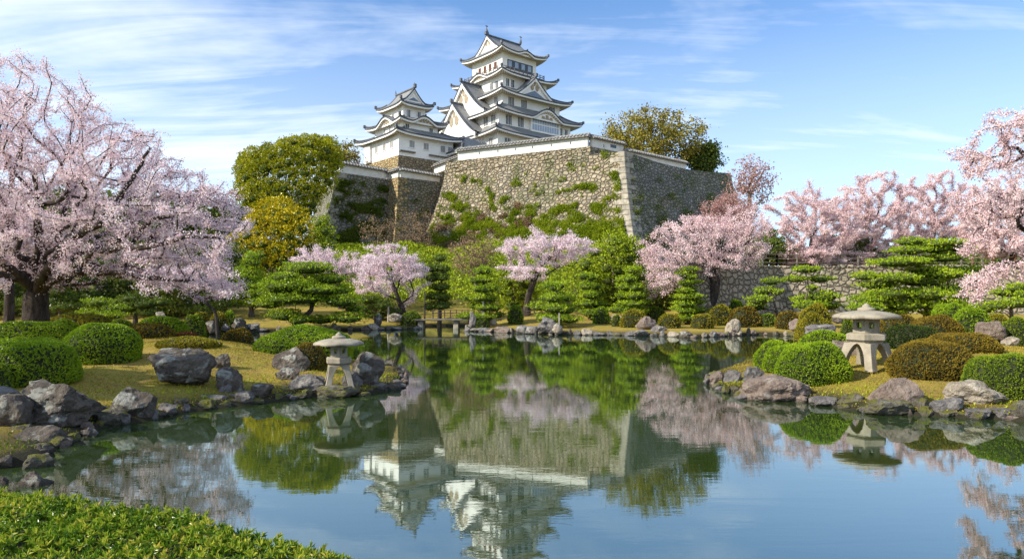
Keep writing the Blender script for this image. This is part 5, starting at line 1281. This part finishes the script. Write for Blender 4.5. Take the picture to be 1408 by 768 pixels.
ROCKS = [
 ('broad flat topped grey boulder with a pale face on the mossy lawn', 208, 478, 301, 532, 'rock_dark', 1, None, 2.5, 6),
 ('small dark rock tucked behind the flat topped boulder', 293, 485, 320, 508, 'rock_dark', 2),
 ('rounded dark rock leaning on the end of the flat topped boulder', 298, 503, 338, 539, 'rock_dark', 3),
 ('little grey stone in front of the rounded dark rock', 297, 528, 319, 541, 'rock_grey', 4),
 ('largest shore boulder, long and pale streaked, below the wide green dome bush', 10, 521, 138, 582, 'rock_dark', 15, 13.3, 1.2, 8),
 ('dark domed shore rock with a pale patch beside the largest boulder', 150, 530, 214, 574, 'rock_dark', 6),
 ('dark rock at the picture edge below the largest boulder', -30, 541, 44, 592, 'rock_dark', 7, 12.9),
 ('pale topped rock shelf at the picture edge beside the largest boulder', -40, 530, 30, 552, 'rock_grey', 8, 14.5),
 ('pointed grey rock with moss standing in the pond below the largest boulder', 22, 586, 90, 622, 'rock_dark', 9, 12.2),
 ('low mossy rock at the foot of the pointed pond rock', 32, 608, 72, 632, 'rock_mossy', 10, 11.7),
 ('small mossy rock beside the pointed pond rock', 62, 598, 92, 616, 'rock_mossy', 11, 12.2),
 ('mossy mound of rock between the largest boulder and the dark domed rock', 118, 560, 182, 590, 'rock_mossy', 12, 14.3),
 ('moss covered stone on the bank near the picture edge', 8, 583, 50, 606, 'rock_mossy', 43, 12.8),
 ('smooth dark pyramid shaped rock in the water just beyond the near hedge', 22, 644, 88, 700, 'rock_dark', 13, 9.7, 0.3, 5),
 ('blue grey flat rock at the picture edge above the near hedge', -26, 620, 14, 642, 'rock_dark', 14, 11.0),
 ('small rock at the picture edge touching the near hedge', -20, 654, 14, 684, 'rock_dark', 44, 9.8),
 ('long flat grey shoreline stone in front of the lawn', 256, 541, 332, 565, 'rock_grey', 16, 17.1, 2.0, 6),
 ('flat stone joined to the end of the long shoreline stone', 322, 537, 354, 553, 'rock_grey', 17),
 ('small flat stone between the domed rock and the long shoreline stone', 216, 553, 247, 568, 'rock_grey', 18),
 ('tiny round pebble stone at the water beside the small flat stone', 245, 557, 259, 566, 'rock_pale', 19, 16.3),
 ('brown stone above the tiny round pebble', 238, 545, 260, 558, 'rock_mossy', 45),
 ('dark low rock on the shoreline between the flat stones and the lantern rocks', 345, 526, 376, 547, 'rock_dark', 20),
 ('mossy low stone on the shoreline beside the lantern rocks', 372, 530, 398, 546, 'rock_mossy', 46, 18.6),
 ('wide rugged brownish rock directly beside the small lantern legs', 392, 513, 450, 546, 'rock_grey', 21, 18.7),
 ('round topped dark boulder behind the wide rugged rock', 372, 477, 429, 516, 'rock_dark', 22, 20.8),
 ('small angular boulder in front of the round topped one', 378, 501, 417, 529, 'rock_dark', 23, 19.8),
 ('tall upright dark boulder standing beside the small lantern', 483, 481, 529, 532, 'rock_dark', 24, 19.6, 0.2, 6),
 ('flat mossy rock base under the small lantern', 434, 527, 502, 549, 'rock_mossy', 25, 18.4, 1.5, 5),
 ('grey rock wedged between the small lantern and the tall upright boulder', 470, 510, 504, 534, 'rock_grey', 26, 19.3),
 ('flat grey stone at the foot of the tall upright boulder', 504, 525, 534, 538, 'rock_grey', 27, 19.5),
 ('outermost flat stone at the tip of the lawn', 527, 522, 552, 536, 'rock_dark', 28, 19.9),
 ('large smooth sloping brown boulder below the brightest green dome', 1018, 513, 1117, 553, 'rock_brown', 30, 17.8, 0.5, 5),
 ('outermost rounded stone at the tip beside the green domes', 972, 507, 1002, 531, 'rock_brown', 31, 21.0),
 ('second rounded stone from the tip beside the green domes', 995, 506, 1022, 533, 'rock_grey', 32, 20.6),
 ('low rounded stone behind the sloping brown boulder', 1018, 504, 1053, 528, 'rock_grey', 33, 20.5),
 ('flat oval stone at the water beside the sloping brown boulder', 1115, 544, 1156, 558, 'rock_grey', 34, 16.9, 1.5, 5),
 ('second flat oval stone beside the big grey brown boulder', 1149, 540, 1187, 558, 'rock_mossy', 35, 16.7, 1.2, 5),
 ('big grey brown boulder on the shore below the large lantern', 1195, 516, 1266, 563, 'rock_brown', 36, 16.0, 1.2, 8),
 ('moss covered low rock at the foot of the big grey brown boulder', 1188, 547, 1250, 572, 'rock_mossy', 37, 15.6),
 ('small mossy knob rock between the two shore boulders', 1250, 545, 1280, 568, 'rock_mossy', 38, 15.7),
 ('craggy lichen spotted rock between the two shore boulders', 1272, 544, 1322, 571, 'rock_grey', 39, 15.5),
 ('long pale smooth boulder below the olive dome at the picture edge', 1303, 523, 1388, 560, 'rock_pale', 40, 15.7, 1.4, 6),
 ('flat pale stone slab at the water by the picture edge', 1322, 561, 1362, 576, 'rock_grey', 41, 15.1, 2, 4),
 ('second flat pale slab at the water, nearest the picture edge', 1356, 560, 1398, 577, 'rock_grey', 42, 15.1, 2, 4),
 ('mossy bank rock at the very edge beside the flat slabs', 1384, 548, 1440, 582, 'rock_mossy', 47, 14.9),
 ('speckled brown rock between the green domes and the lantern legs', 1130, 466, 1184, 494, 'rock_brown', 48, 23.5),
 ('speckled grey rock before the pair of olive bushes', 1108, 445, 1156, 462, 'rock_grey', 49, 36),
 ('dark rock under the lantern roof line beside the small round bush', 1144, 430, 1162, 444, 'rock_dark', 50, 42),
 ('brown dome boulder before the round green bush', 1338, 441, 1381, 468, 'rock_brown', 51, 27),
 ('small dark stone at the foot of the brown dome boulder', 1341, 459, 1363, 471, 'rock_dark', 52, 26),
 ('flat pale rock beside the brown dome boulder', 1376, 462, 1402, 474, 'rock_pale', 53, 26),
 ('pointed brown rock on the far bank beside the large olive dome', 873, 434, 905, 455, 'rock_brown', 54, 49.5),
 ('craggy rock at the water below the loose yellow green shrub', 893, 446, 920, 459, 'rock_grey', 55, 48.6),
 ('upright pale standing stone on the far bank with its reflection', 996, 437, 1018, 458, 'rock_pale', 56, 47.5, 2.0, 5),
 ('pale boulder under the low spreading pine on the far bank', 739, 435, 769, 455, 'rock_grey', 57, 48.6),
 ('smaller rounded stone before the pale boulder under the pine', 756, 442, 774, 456, 'rock_pale', 58, 48.2),
 ('upright dark standing stone on the far bank before the cherry trunks', 514, 430, 527, 449, 'rock_dark', 59, 56),
 ('flat pale boulder on the bank beside the bridge and its bush', 533, 430, 556, 440, 'rock_pale', 60, 58),
 ('grey standing stone at the end of the slab bridge', 644, 428, 655, 447, 'rock_grey', 61, 54),
 ('dark rock heap beyond the inlet under the olive cluster', 257, 442, 272, 457, 'rock_dark', 62, 48),
 ('pair forming dark stone beyond the inlet before the broad olive bush', 282, 440, 300, 456, 'rock_dark', 63, 49),
 ('low grey stone beyond the inlet beside the broad olive bush', 300, 444, 318, 455, 'rock_grey', 64, 50),
 ('dark rock beyond the inlet under the small green bush', 316, 437, 339, 452, 'rock_dark', 65, 51.5),
 ('craggy bank stone beyond the inlet nearest the slender pine', 336, 444, 362, 456, 'rock_grey', 66, 52),
 ('white speckled rock among the bushes beyond the inlet', 214, 428, 228, 438, 'rock_pale', 67, 46),
 ('low pale rock behind the pines near the pale wooden stake', 670, 436, 684, 446, 'rock_pale', 68, 55),
 ('pale flat rock on the lawn under the rounded layered pine', 838, 431, 858, 440, 'rock_pale', 69, 57),
 ('grey rock on the lawn behind the bronze bush by the wiry pine', 1085, 437, 1108, 452, 'rock_brown', 70, 46),
]
for q in ROCKS:
    rock(q[0], *q[1:5], q[5], q[6], q[7] if len(q) > 7 else None, q[8] if len(q) > 8 else 0.7, q[9] if len(q) > 9 else 9)

# edging stones along the far bank, described by what stands behind them
MARKS = [(560, 'the rounded pale cherry'), (668, 'the propped pine'), (710, 'the round ball bush'), (765, 'the low spreading pine'), (815, 'the narrow layered pine'), (868, 'the large olive dome bush'),
         (928, 'the loose yellow green shrub'), (965, 'the conical pine'), (1012, 'the upright pale stone'), (1060, 'the small tilted pine'), (400, 'the leaning pine'), (460, 'the leaning pine lower boughs'), (500, 'the small dark pine'), (355, 'the slender shaded pine')]
ORD = ['first', 'second', 'third', 'fourth', 'fifth', 'sixth', 'seventh', 'eighth', 'ninth', 'tenth', 'eleventh', 'twelfth', 'thirteenth']
def edging():
    rs = np.random.default_rng(5); line = POND[[i for i in range(len(POND))]]; spots = []
    i0 = int(np.argmin(np.hypot(POND[:, 0] + 22, POND[:, 1] - 52.5))); i1 = int(np.argmin(np.hypot(POND[:, 0] - 22.5, POND[:, 1] - 41)))
    seg = POND[i0:i1 + 1]; d = 0.3
    for a, b in zip(seg[:-1], seg[1:]):
        L = np.linalg.norm(b - a); e = (b - a) / L; n = np.array([-e[1], e[0]])
        while d < L:
            p = a + e * d; spots.append((p + n * rs.uniform(0.0, 0.22), math.atan2(e[1], e[0]))); d += rs.uniform(0.42, 1.0)
        d -= L
    cnt = {}; info = []
    for p, ang in spots:
        px = 704 + F * p[0] / p[1]
        if -7.9 < p[0] < -3.3 and p[1] > 57.2: continue
        info.append((px, p, ang))
    info.sort(key=lambda q: q[0])
    for px, p, ang in info:
        mk = min(MARKS, key=lambda m: abs(m[0] - px))[1]; cnt[mk] = cnt.get(mk, 0) + 1
        w_ = rs.uniform(0.18, 0.36) if rs.random() < .6 else rs.uniform(.4, .75); h_ = rs.uniform(0.28, 0.62) * (1.25 if rs.random() < 0.25 else 1); sd = int(rs.integers(1e6))
        mt = rs.choice(['rock_grey', 'rock_brown', 'rock_pale', 'rock_mossy', 'rock_dark'], p=[.30, .16, .14, .26, .14]); tone = {'rock_grey': 'grey', 'rock_brown': 'brown', 'rock_pale': 'pale', 'rock_mossy': 'mossy', 'rock_dark': 'dark'}[mt]
        size = 'low' if h_ < 0.38 else 'medium' if h_ < 0.52 else 'tall'
        V, Fc = rock_shape(3, (w_, w_ * 0.75, h_ * 0.62), sd, 8, 0.12, 1.2); mb = MB(); mb.add(V, Fc, 0); o = mb.build('edging_stone', M[mt]); o.location = (p[0], p[1], h_ * 0.18); o.rotation_euler = (0, 0, ang)
        k = cnt[mk]; 
        tag(o, f"{size} {tone} edging stone, {ORD[min(k, 13) - 1]} from the west below {mk}", 'stone', 'edging stones along the far bank')
edging()
def near_edging():
    """small stones filling the waterline between the big shore rocks of both near banks"""
    rs = np.random.default_rng(9); n = 0
    runs = [(12.0, [(100, 604), (118, 598)], 'the mossy mound'), (0, [(205, 576), (218, 574)], 'the dark domed shore rock'), (0, [(340, 553), (352, 552)], 'the long shoreline stone'), (0, [(398, 549), (412, 548)], 'the wide rugged rock'),
            (0, [(1008, 540), (1016, 546)], 'the sloping brown boulder'), (0, [(1186, 566), (1192, 568)], 'the big grey brown boulder'), (0, [(1318, 573), (1326, 574)], 'the craggy lichen spotted rock')]
    for _, pts, nm in runs:
        for j, (x, y) in enumerate(pts):
            w_ = rs.uniform(7, 11); rock(f"{'smaller' if j else 'larger'} pebble sized stone at the waterline beside {nm}", x - w_, y - 9, x + w_, y, rs.choice(['rock_grey', 'rock_mossy', 'rock_dark']), int(rs.integers(1e6)), F * H / (y - HY), sub=3, group='small waterline stones')
near_edging()
def bank_stones():
    rs = np.random.default_rng(31)
    NB = {'west': [(60, 'pointed pond rock'), (118, 'largest shore boulder'), (160, 'mossy mound'), (205, 'dark domed shore rock'), (250, 'tiny round pebble'), (295, 'long shoreline stone'), (345, 'stone joined to the long one'), (385, 'mossy low stone'), (425, 'wide rugged rock'), (480, 'small lantern'), (530, 'tall upright boulder')],
          'east': [(985, 'outermost rounded stone'), (1030, 'sloping brown boulder'), (1100, 'end of the sloping boulder'), (1150, 'flat oval stones'), (1225, 'big grey brown boulder'), (1275, 'small mossy knob rock'), (1340, 'flat pale slabs'), (1395, 'mossy edge rock')]}
    i0 = 1; ends = {'west': (1, 11), 'east': (36, 45)}
    iw0 = 1; iw1 = 11
    e0 = int(np.argmin(np.hypot(POND[:, 0] - 6.6, POND[:, 1] - 23.2))); 
    for bank, (a0, a1) in (('west', (0, 13)), ('east', (e0, e0 + 9))):
        seg = POND[a0:a1]; d = 0.2; info = []
        for a, b in zip(seg[:-1], seg[1:]):
            L = np.linalg.norm(b - a); e = (b - a) / L; n = np.array([-e[1], e[0]])
            while d < L:
                p = a + e * d + n * rs.uniform(-0.05, 0.28); px = 704 + F * p[0] / p[1]
                if p[1] > 5 and -20 < px < 1430: info.append((px, p, math.atan2(e[1], e[0])))
                d += rs.uniform(0.30, 0.62)
            d -= L
        info.sort(key=lambda q: q[0]); cnt = {}
        for px, p, ang in info:
            mk = min(NB[bank], key=lambda m: abs(m[0] - px))[1]; cnt[mk] = cnt.get(mk, 0) + 1; k = cnt[mk]
            w_ = rs.uniform(0.10, 0.26); h_ = rs.uniform(0.12, 0.30); mt = rs.choice(['rock_grey', 'rock_mossy', 'rock_dark', 'rock_brown'], p=[.25, .35, .3, .1] if bank == 'west' else [.3, .35, .1, .25])
            tone = {'rock_grey': 'grey', 'rock_brown': 'brown', 'rock_mossy': 'mossy', 'rock_dark': 'dark'}[mt]
            V, Fc = rock_shape(3, (w_, w_ * rs.uniform(.6, .9), h_ * 0.6), int(rs.integers(1e6)), 8, 0.12, 1.0); mb = MB(); mb.add(V, Fc, 0); o = mb.build('bank_stone', M[mt]); o.location = (p[0], p[1], h_ * 0.22); o.rotation_euler = (0, 0, ang + rs.uniform(-.5, .5))
            tag(o, f"{'small' if w_ < .17 else 'larger'} {tone} waterline stone, {ORD[min(k, 13) - 1]} from the west by {mk}", 'stone', 'small stones along the near banks')
bank_stones()

# ---------------------------------------------------------------- stone lanterns
def hexring(r, z, n=6, rot=0.0): t = np.arange(n) * 2 * np.pi / n + rot; return np.stack([np.cos(t) * r, np.sin(t) * r, np.full(n, z)], 1)
def loft(mb, rings, cap=True, mi=0, smooth=False):
    k = len(rings[0]); V = np.concatenate(rings); i = np.arange(len(V)).reshape(len(rings), k); j = np.roll(i, -1, 1)
    mb.add(V, np.stack([i[:-1], j[:-1], j[1:], i[1:]], -1).reshape(-1, 4), mi, None, smooth)
    if cap: mb.add(rings[0], [list(range(k))[::-1]], mi); mb.add(rings[-1], [list(range(k))], mi)
def bevel(o, w_, seg=2):
    b = o.modifiers.new('bevel', 'BEVEL'); b.width = w_; b.segments = seg; b.limit_method = 'ANGLE'; return o
def lantern(label, px, py, D, total, rz, zb, slim=1.0, legw=0.30, capr=1.0):
    X = (px - 704) / F * D; root = empty('stone_lantern', (X, D, zb), rz, label, 'stone lantern'); h = total; rot = np.pi / 6
    # four splayed legs growing together into arches
    ht = 0.40 * h; so, st = 0.262 * h * slim, 0.178 * h * slim
    for sx in (-1, 1):
        for sy in (-1, 1):
            rings = []
            for t in np.r_[np.linspace(0, .8, 8), .86, .91, .95, .98, 1.0]:
                s_ = so + (st - so) * t ** 0.8; w_ = legw * 0.27 * h * slim + (s_ - legw * 0.27 * h * slim) * (1 - math.sqrt(max(0, 1 - max(0, (t - 0.45) / 0.53) ** 2))); w_ = min(w_, s_ - 0.002)
                rings.append(np.array([(sx * s_, sy * s_, t * ht), (sx * (s_ - w_), sy * s_, t * ht), (sx * (s_ - w_ * .92), sy * (s_ - w_ * .92), t * ht), (sx * s_, sy * (s_ - w_), t * ht)]))
            if sx * sy < 0: rings = [q[::-1] for q in rings]
            mb = MB(); loft(mb, rings); bevel(mb.build('leg', M['granite'], root), 0.012)
    mb = MB(); loft(mb, [hexring(.20 * h * slim, ht - .004, 6, rot), hexring(.20 * h * slim, ht + .015 * h, 6, rot), hexring(.245 * h * slim, ht + .05 * h, 6, rot), hexring(.245 * h * slim, ht + .135 * h, 6, rot), hexring(.215 * h * slim, ht + .15 * h, 6, rot)])
    bevel(mb.build('platform', M['granite'], root), 0.012)
    # fire box with real openings: six posts, sills and heads round a dark hollow
    z0, z1 = ht + .152 * h, ht + .385 * h; r = .165 * h * slim; mb = MB(); hx = hexring(r, 0, 6, rot)[:, :2]
    for i in range(6):
        a, b = hx[i], hx[(i + 1) % 6]; c = (a + b) / 2; e = unit(b - a); n = unit(c); tk = .03 * h; half = np.linalg.norm(b - a) / 2; op = half * (0.36 if i % 2 else 0.42)
        def slab(u0, u1, za, zb_, t_=tk, inset=0.0):
            q = [c + e * u0 - n * inset, c + e * u1 - n * inset, c + e * u1 * .86 - n * (t_ + inset), c + e * u0 * .86 - n * (t_ + inset)]
            V = [(*p, za) for p in q] + [(*p, zb_) for p in q]; mb.add(V, [(0, 3, 2, 1), (4, 5, 6, 7), (0, 1, 5, 4), (1, 2, 6, 5), (2, 3, 7, 6), (3, 0, 4, 7)])
        H_ = z1 - z0; slab(-half, -op, z0, z1); slab(op, half, z0, z1); slab(-op, op, z0, z0 + H_ * .30, tk * .93, .002); slab(-op, op, z1 - H_ * .32, z1, tk * .93, .002)
    fb = mb.build('fire_box', M['granite'], root)
    mb = MB(); loft(mb, [hexring(r * .98, z0 - .004, 6, rot), hexring(r * .98, z0 + .004, 6, rot)]); mb.build('box_floor', M['granite'], fb)
    # wide shallow roof cap
    zr = z1 - .001; R_ = .44 * h * slim; rings = []
    prof = [(.17, -.0), (.30, -.008), (.43, -.022), (.445, -.016), (.445, .018), (.40, .046), (.30, .076), (.20, .093), (.12, .102), (.06, .104)]; prof = [(a * capr / slim, b) for a, b in prof]
    for rr, dz in prof:
        q = []
        for t in np.linspace(0, 2 * np.pi, 48, endpoint=False):
            c6 = math.cos(((t - rot + math.pi / 6) % (math.pi / 3)) - math.pi / 6); k = (1 / max(c6, .87)) * .94
            k = 1 + (k - 1) * .35; lift = .012 * h * max(0, math.cos(6 * (t - rot))) * (rr / .44) ** 3
            q.append((math.cos(t) * rr * h * slim * k, math.sin(t) * rr * h * slim * k, zr + dz * h + lift))
        rings.append(np.array(q))
    mb = MB(); loft(mb, rings, smooth=True); mb.build('roof_cap', M['granite'], root)
    zc = zr + .096 * h; mb = MB(); rings = [hexring(rr * h, zc + dz * h, 20) for rr, dz in [(.115, 0), (.125, .02), (.118, .042), (.085, .055), (.06, .058), (.055, .068), (.06, .08), (.035, .097), (.012, .115), (.002, .122)]]
    loft(mb, rings, smooth=True); mb.build('finial', M['granite'], root)
    return root
DR = 20.3; zb = H + (HY - 499) / F * DR
lantern('large stone lantern with four splayed legs and wide flat cap on the yellow lawn', 1191, 499, DR, 1.96, R(28), g1((1191 - 704) / F * DR, DR) - 0.03, 1.22, 0.37, 1.03)
lantern('smaller stone lantern with wide cap standing on rocks at the water edge', 466, 531, 18.9, 1.53, R(18), 0.20, 1.0, 0.38, 0.98)

# ---------------------------------------------------------------- bridge, fences, sheet, stakes
def bridge():
    root = empty('stone_bridge', (-5.8, 58.0, 0), R(-2), 'low stone slab bridge with a dark rail over the gap in the far bank', 'bridge')
    mb = MB(); xs = np.linspace(-2.4, 2.6, 12); top_ = 0.80 + 0.04 * (1 - (xs / 2.5) ** 2)
    P = np.array([[(x, -.7, z), (x, .7, z), (x, .7, z - .13), (x, -.7, z - .13)] for x, z in zip(xs, top_)]); i = np.arange(48).reshape(12, 4); j = np.roll(i, -1, 1)
    mb.add(P.reshape(-1, 3), np.stack([i[:-1], i[1:], j[1:], j[:-1]], -1).reshape(-1, 4)); mb.add(P[0], [(0, 1, 2, 3)]); mb.add(P[-1], [(3, 2, 1, 0)])
    bevel(mb.build('deck_slab', M['pale_slab'], root), 0.03)
    for x in (-1.9, 1.1, 2.3):
        mb = MB(); mb.box((x - .22, -.5, -.8), (x + .22, .5, .68)); bevel(mb.build('pier', M['quoin'], root), 0.05)
    rail = MB()
    for x in np.linspace(-1.0, 2.5, 8): rail.box((x - .04, .55, .8), (x + .04, .63, 1.6))
    for z in (1.1, 1.32, 1.55): rail.tube([(-1.1, .59, z), (2.6, .59, z)], .035, 5)
    rail.build('railing', M['dark_wood'], root)
bridge()
def fence(label, pts, zf, h=1.1, step=1.8, mat='wood_grey', cat='fence'):
    root = empty('wooden_fence', (*pts[0], 0), 0, label, cat); o0 = np.array([*pts[0], 0]); rail = MB()
    for a, b in zip(pts[:-1], pts[1:]):
        a, b = np.array(a), np.array(b); L = np.linalg.norm(b - a); k = max(1, int(L / step))
        for j in range(k + 1):
            p = a + (b - a) * j / k; z = zf(p[0], p[1]); mb = MB(); q = np.array([*p, z]) - o0; mb.box(q - [.06, .06, .1], q + [.06, .06, h]); mb.build('post', M[mat], root)
        for dz in (.35, .66, .97): rail.tube([np.array([*a, zf(*a) + h * dz]) - o0, np.array([*b, zf(*b) + h * dz]) - o0], .045, 5)
    rail.build('rails', M[mat], root)
fence('grey wooden post and rail fence along the terrace edge under the cherries', [(18, 60.0), (25.2, 65.0), (44, 63.9)], lambda x, y: 5.5, 1.25)
fence('wooden fence on the raised path at the picture edge beyond the near cherry', [(44.5, 66), (60, 64.5)], lambda x, y: 5.45, 1.6, mat='wood_red')
fence('low dark bamboo fence behind the bank beside the slab bridge', [(-3.0, 62.0), (5.0, 60.5)], g1, 0.75, 1.0, 'dark_wood')
def stake(label, px, y0, y1, D, r, mat, tilt=0.0):
    a = at(px, y1, D); a[2] = g1(a[0], a[1]) - .1; b = at(px + tilt, y0, D); mb = MB(); t = np.linspace(0, 1, 5)[:, None]; mb.tube((a * (1 - t) + b * t) - a, np.linspace(r, r * .85, 5), 8)
    mb.add(np.array([(b - a) + [math.cos(k) * r * .85, math.sin(k) * r * .85, 0] for k in np.linspace(0, 2 * np.pi, 8, endpoint=False)]), [list(range(8))])
    o = mb.build('wooden_stake', M[mat]); o.location = a; tag(o, label, 'stake')
stake('pale wooden stake propping the layered pine at the bridge end', 666, 412, 439, 54.8, .09, 'wood_pale', -2)
stake('short dark wooden stake beside the pale one under the propped pine', 673, 413, 438, 55.2, .06, 'dark_wood')
stake('thin dark post on the bank between the rounded cherry and the bridge', 584, 400, 434, 59, .07, 'dark_wood')
stake('short pale post by the cherry trunks near the blue sheet', 534, 421, 433, 59.5, .10, 'wood_pale')
stake('short pale stake among the low spreading pine pads', 769, 430, 443, 50.2, .05, 'wood_pale')
def blue():
    a = at(546, 431, 62); a[2] = g1(a[0], a[1]); root = empty('covered_bundle', tuple(a), 0, 'blue sheet covered bundle standing between the two cherry trunks', 'covered bundle')
    V, Fc = rock_shape(4, (.27, .25, .62), 77, 6, .06, 3.0); mb = MB(); mb.add(V + [0, 0, .58], Fc, 0, None, True); mb.build('blue_sheet', M['blue_sheet'], root)
    mb = MB(); mb.tube([(math.cos(t) * .28, math.sin(t) * .26, .62 + .03 * math.sin(3 * t)) for t in np.linspace(0, 2 * np.pi, 24)], .015, 5); mb.build('tie_rope', M['wood_pale'], root)
blue()
# second dark trunk seen past the big cherry
root_ = cherry('plain dark trunk of a tree standing behind the big cherry trunk', trunk_px([(12, 446), (13, 420), (13, 395), (10, 370)], 37), ell(5, 330, 37, 70, 60, 3, 160), 0.24, 0.012, 26000, 0.1, 0.16, 'blossom', bf=.3)

# ---------------------------------------------------------------- moss, grass and fallen petals on the lawns
def lawn(label, poly, n, blade, mat, seed, name='grass'):
    rs = np.random.default_rng(seed); Pp = np.array(poly, float); lo, hi = Pp.min(0), Pp.max(0); q = lo + rs.random((n * 2, 2)) * (hi - lo); q = q[in_poly(q, Pp)][:n]
    sd = sdist(q[:, 0], q[:, 1]); q = q[sd > 0.12]; z = hgt(q[:, 0], q[:, 1]) + np.sin(q[:, 0] * 1.7 + np.sin(q[:, 1] * .9) * 2) * np.sin(q[:, 1] * 1.3 + np.cos(q[:, 0] * .7) * 2) * .035
    k = np.array([mnoise.fractal(Vector((a * .55, b * .55, seed)), 1., 2., 3) for a, b in q]) * .5 + .5; keep = rs.random(len(q)) < np.clip(k * 1.6 - .2, .15, 1); q, z, k = q[keep], z[keep], k[keep]
    mb = MB(); D = unit(np.c_[rs.normal(0, .55, (len(q), 2)), np.ones(len(q))]); leaves(mb, np.c_[q, z - .01], D, blade, blade * .32, 0, .45); return tag(mb.build(name, M[mat]), label, 'grass', kind='stuff')
lawn('short yellow moss grass on the lawn beneath the old cherry', [(-18, 12), (-9, 13.5), (-5, 17.5), (-3.4, 20), (-4, 24), (-9, 31), (-22, 36), (-30, 30), (-26, 14)], 150000, .055, 'grass', 3)
lawn('short yellow moss grass around the large stone lantern', [(6, 18), (9, 15), (14, 13), (24, 16), (28, 32), (12, 31), (8, 26), (6, 21)], 120000, .055, 'grass', 4)
lawn('fresh green grass tufts scattered along the near banks', [(-18, 12), (-9, 13.5), (-5, 17.5), (-3.4, 20), (6, 20), (9, 15.2), (15, 13.5), (15, 15), (9.5, 18), (5, 23), (-5, 22.5), (-10, 17), (-18, 17)], 16000, .08, 'under', 8, 'grass_tufts')
lawn('green weeds and moss between the rocks at the picture edge', [(-13, 9.5), (-8.2, 9.8), (-8.0, 11.8), (-8.2, 13.2), (-13, 14)], 5000, .06, 'under_dark', 9, 'grass_tufts')

# tall pine outside the picture edge, whose shade falls over the near bank rocks
for k, (x, y, hh) in enumerate([(-21.5, 11.5, 8.5)]):
    z = g1(x, y); rs = np.random.default_rng(40 + k)
    pd = [(np.array([x + rs.uniform(-2.6, 2.6), y + rs.uniform(-2.6, 2.6), z + hh * rs.uniform(.35, 1)]), (rs.uniform(.9, 1.5), rs.uniform(.9, 1.5), .4)) for _ in range(22)]
    pad_tree('pine_tree', ['tall pine outside the picture edge shading the near shore rocks', 'second tall pine outside the picture edge beside the old cherry'][k], [np.array([x, y, z + hh * t]) for t in (0, .25, .5, .75, .95)], pd, .3, .3, 'pine', .6)
#END
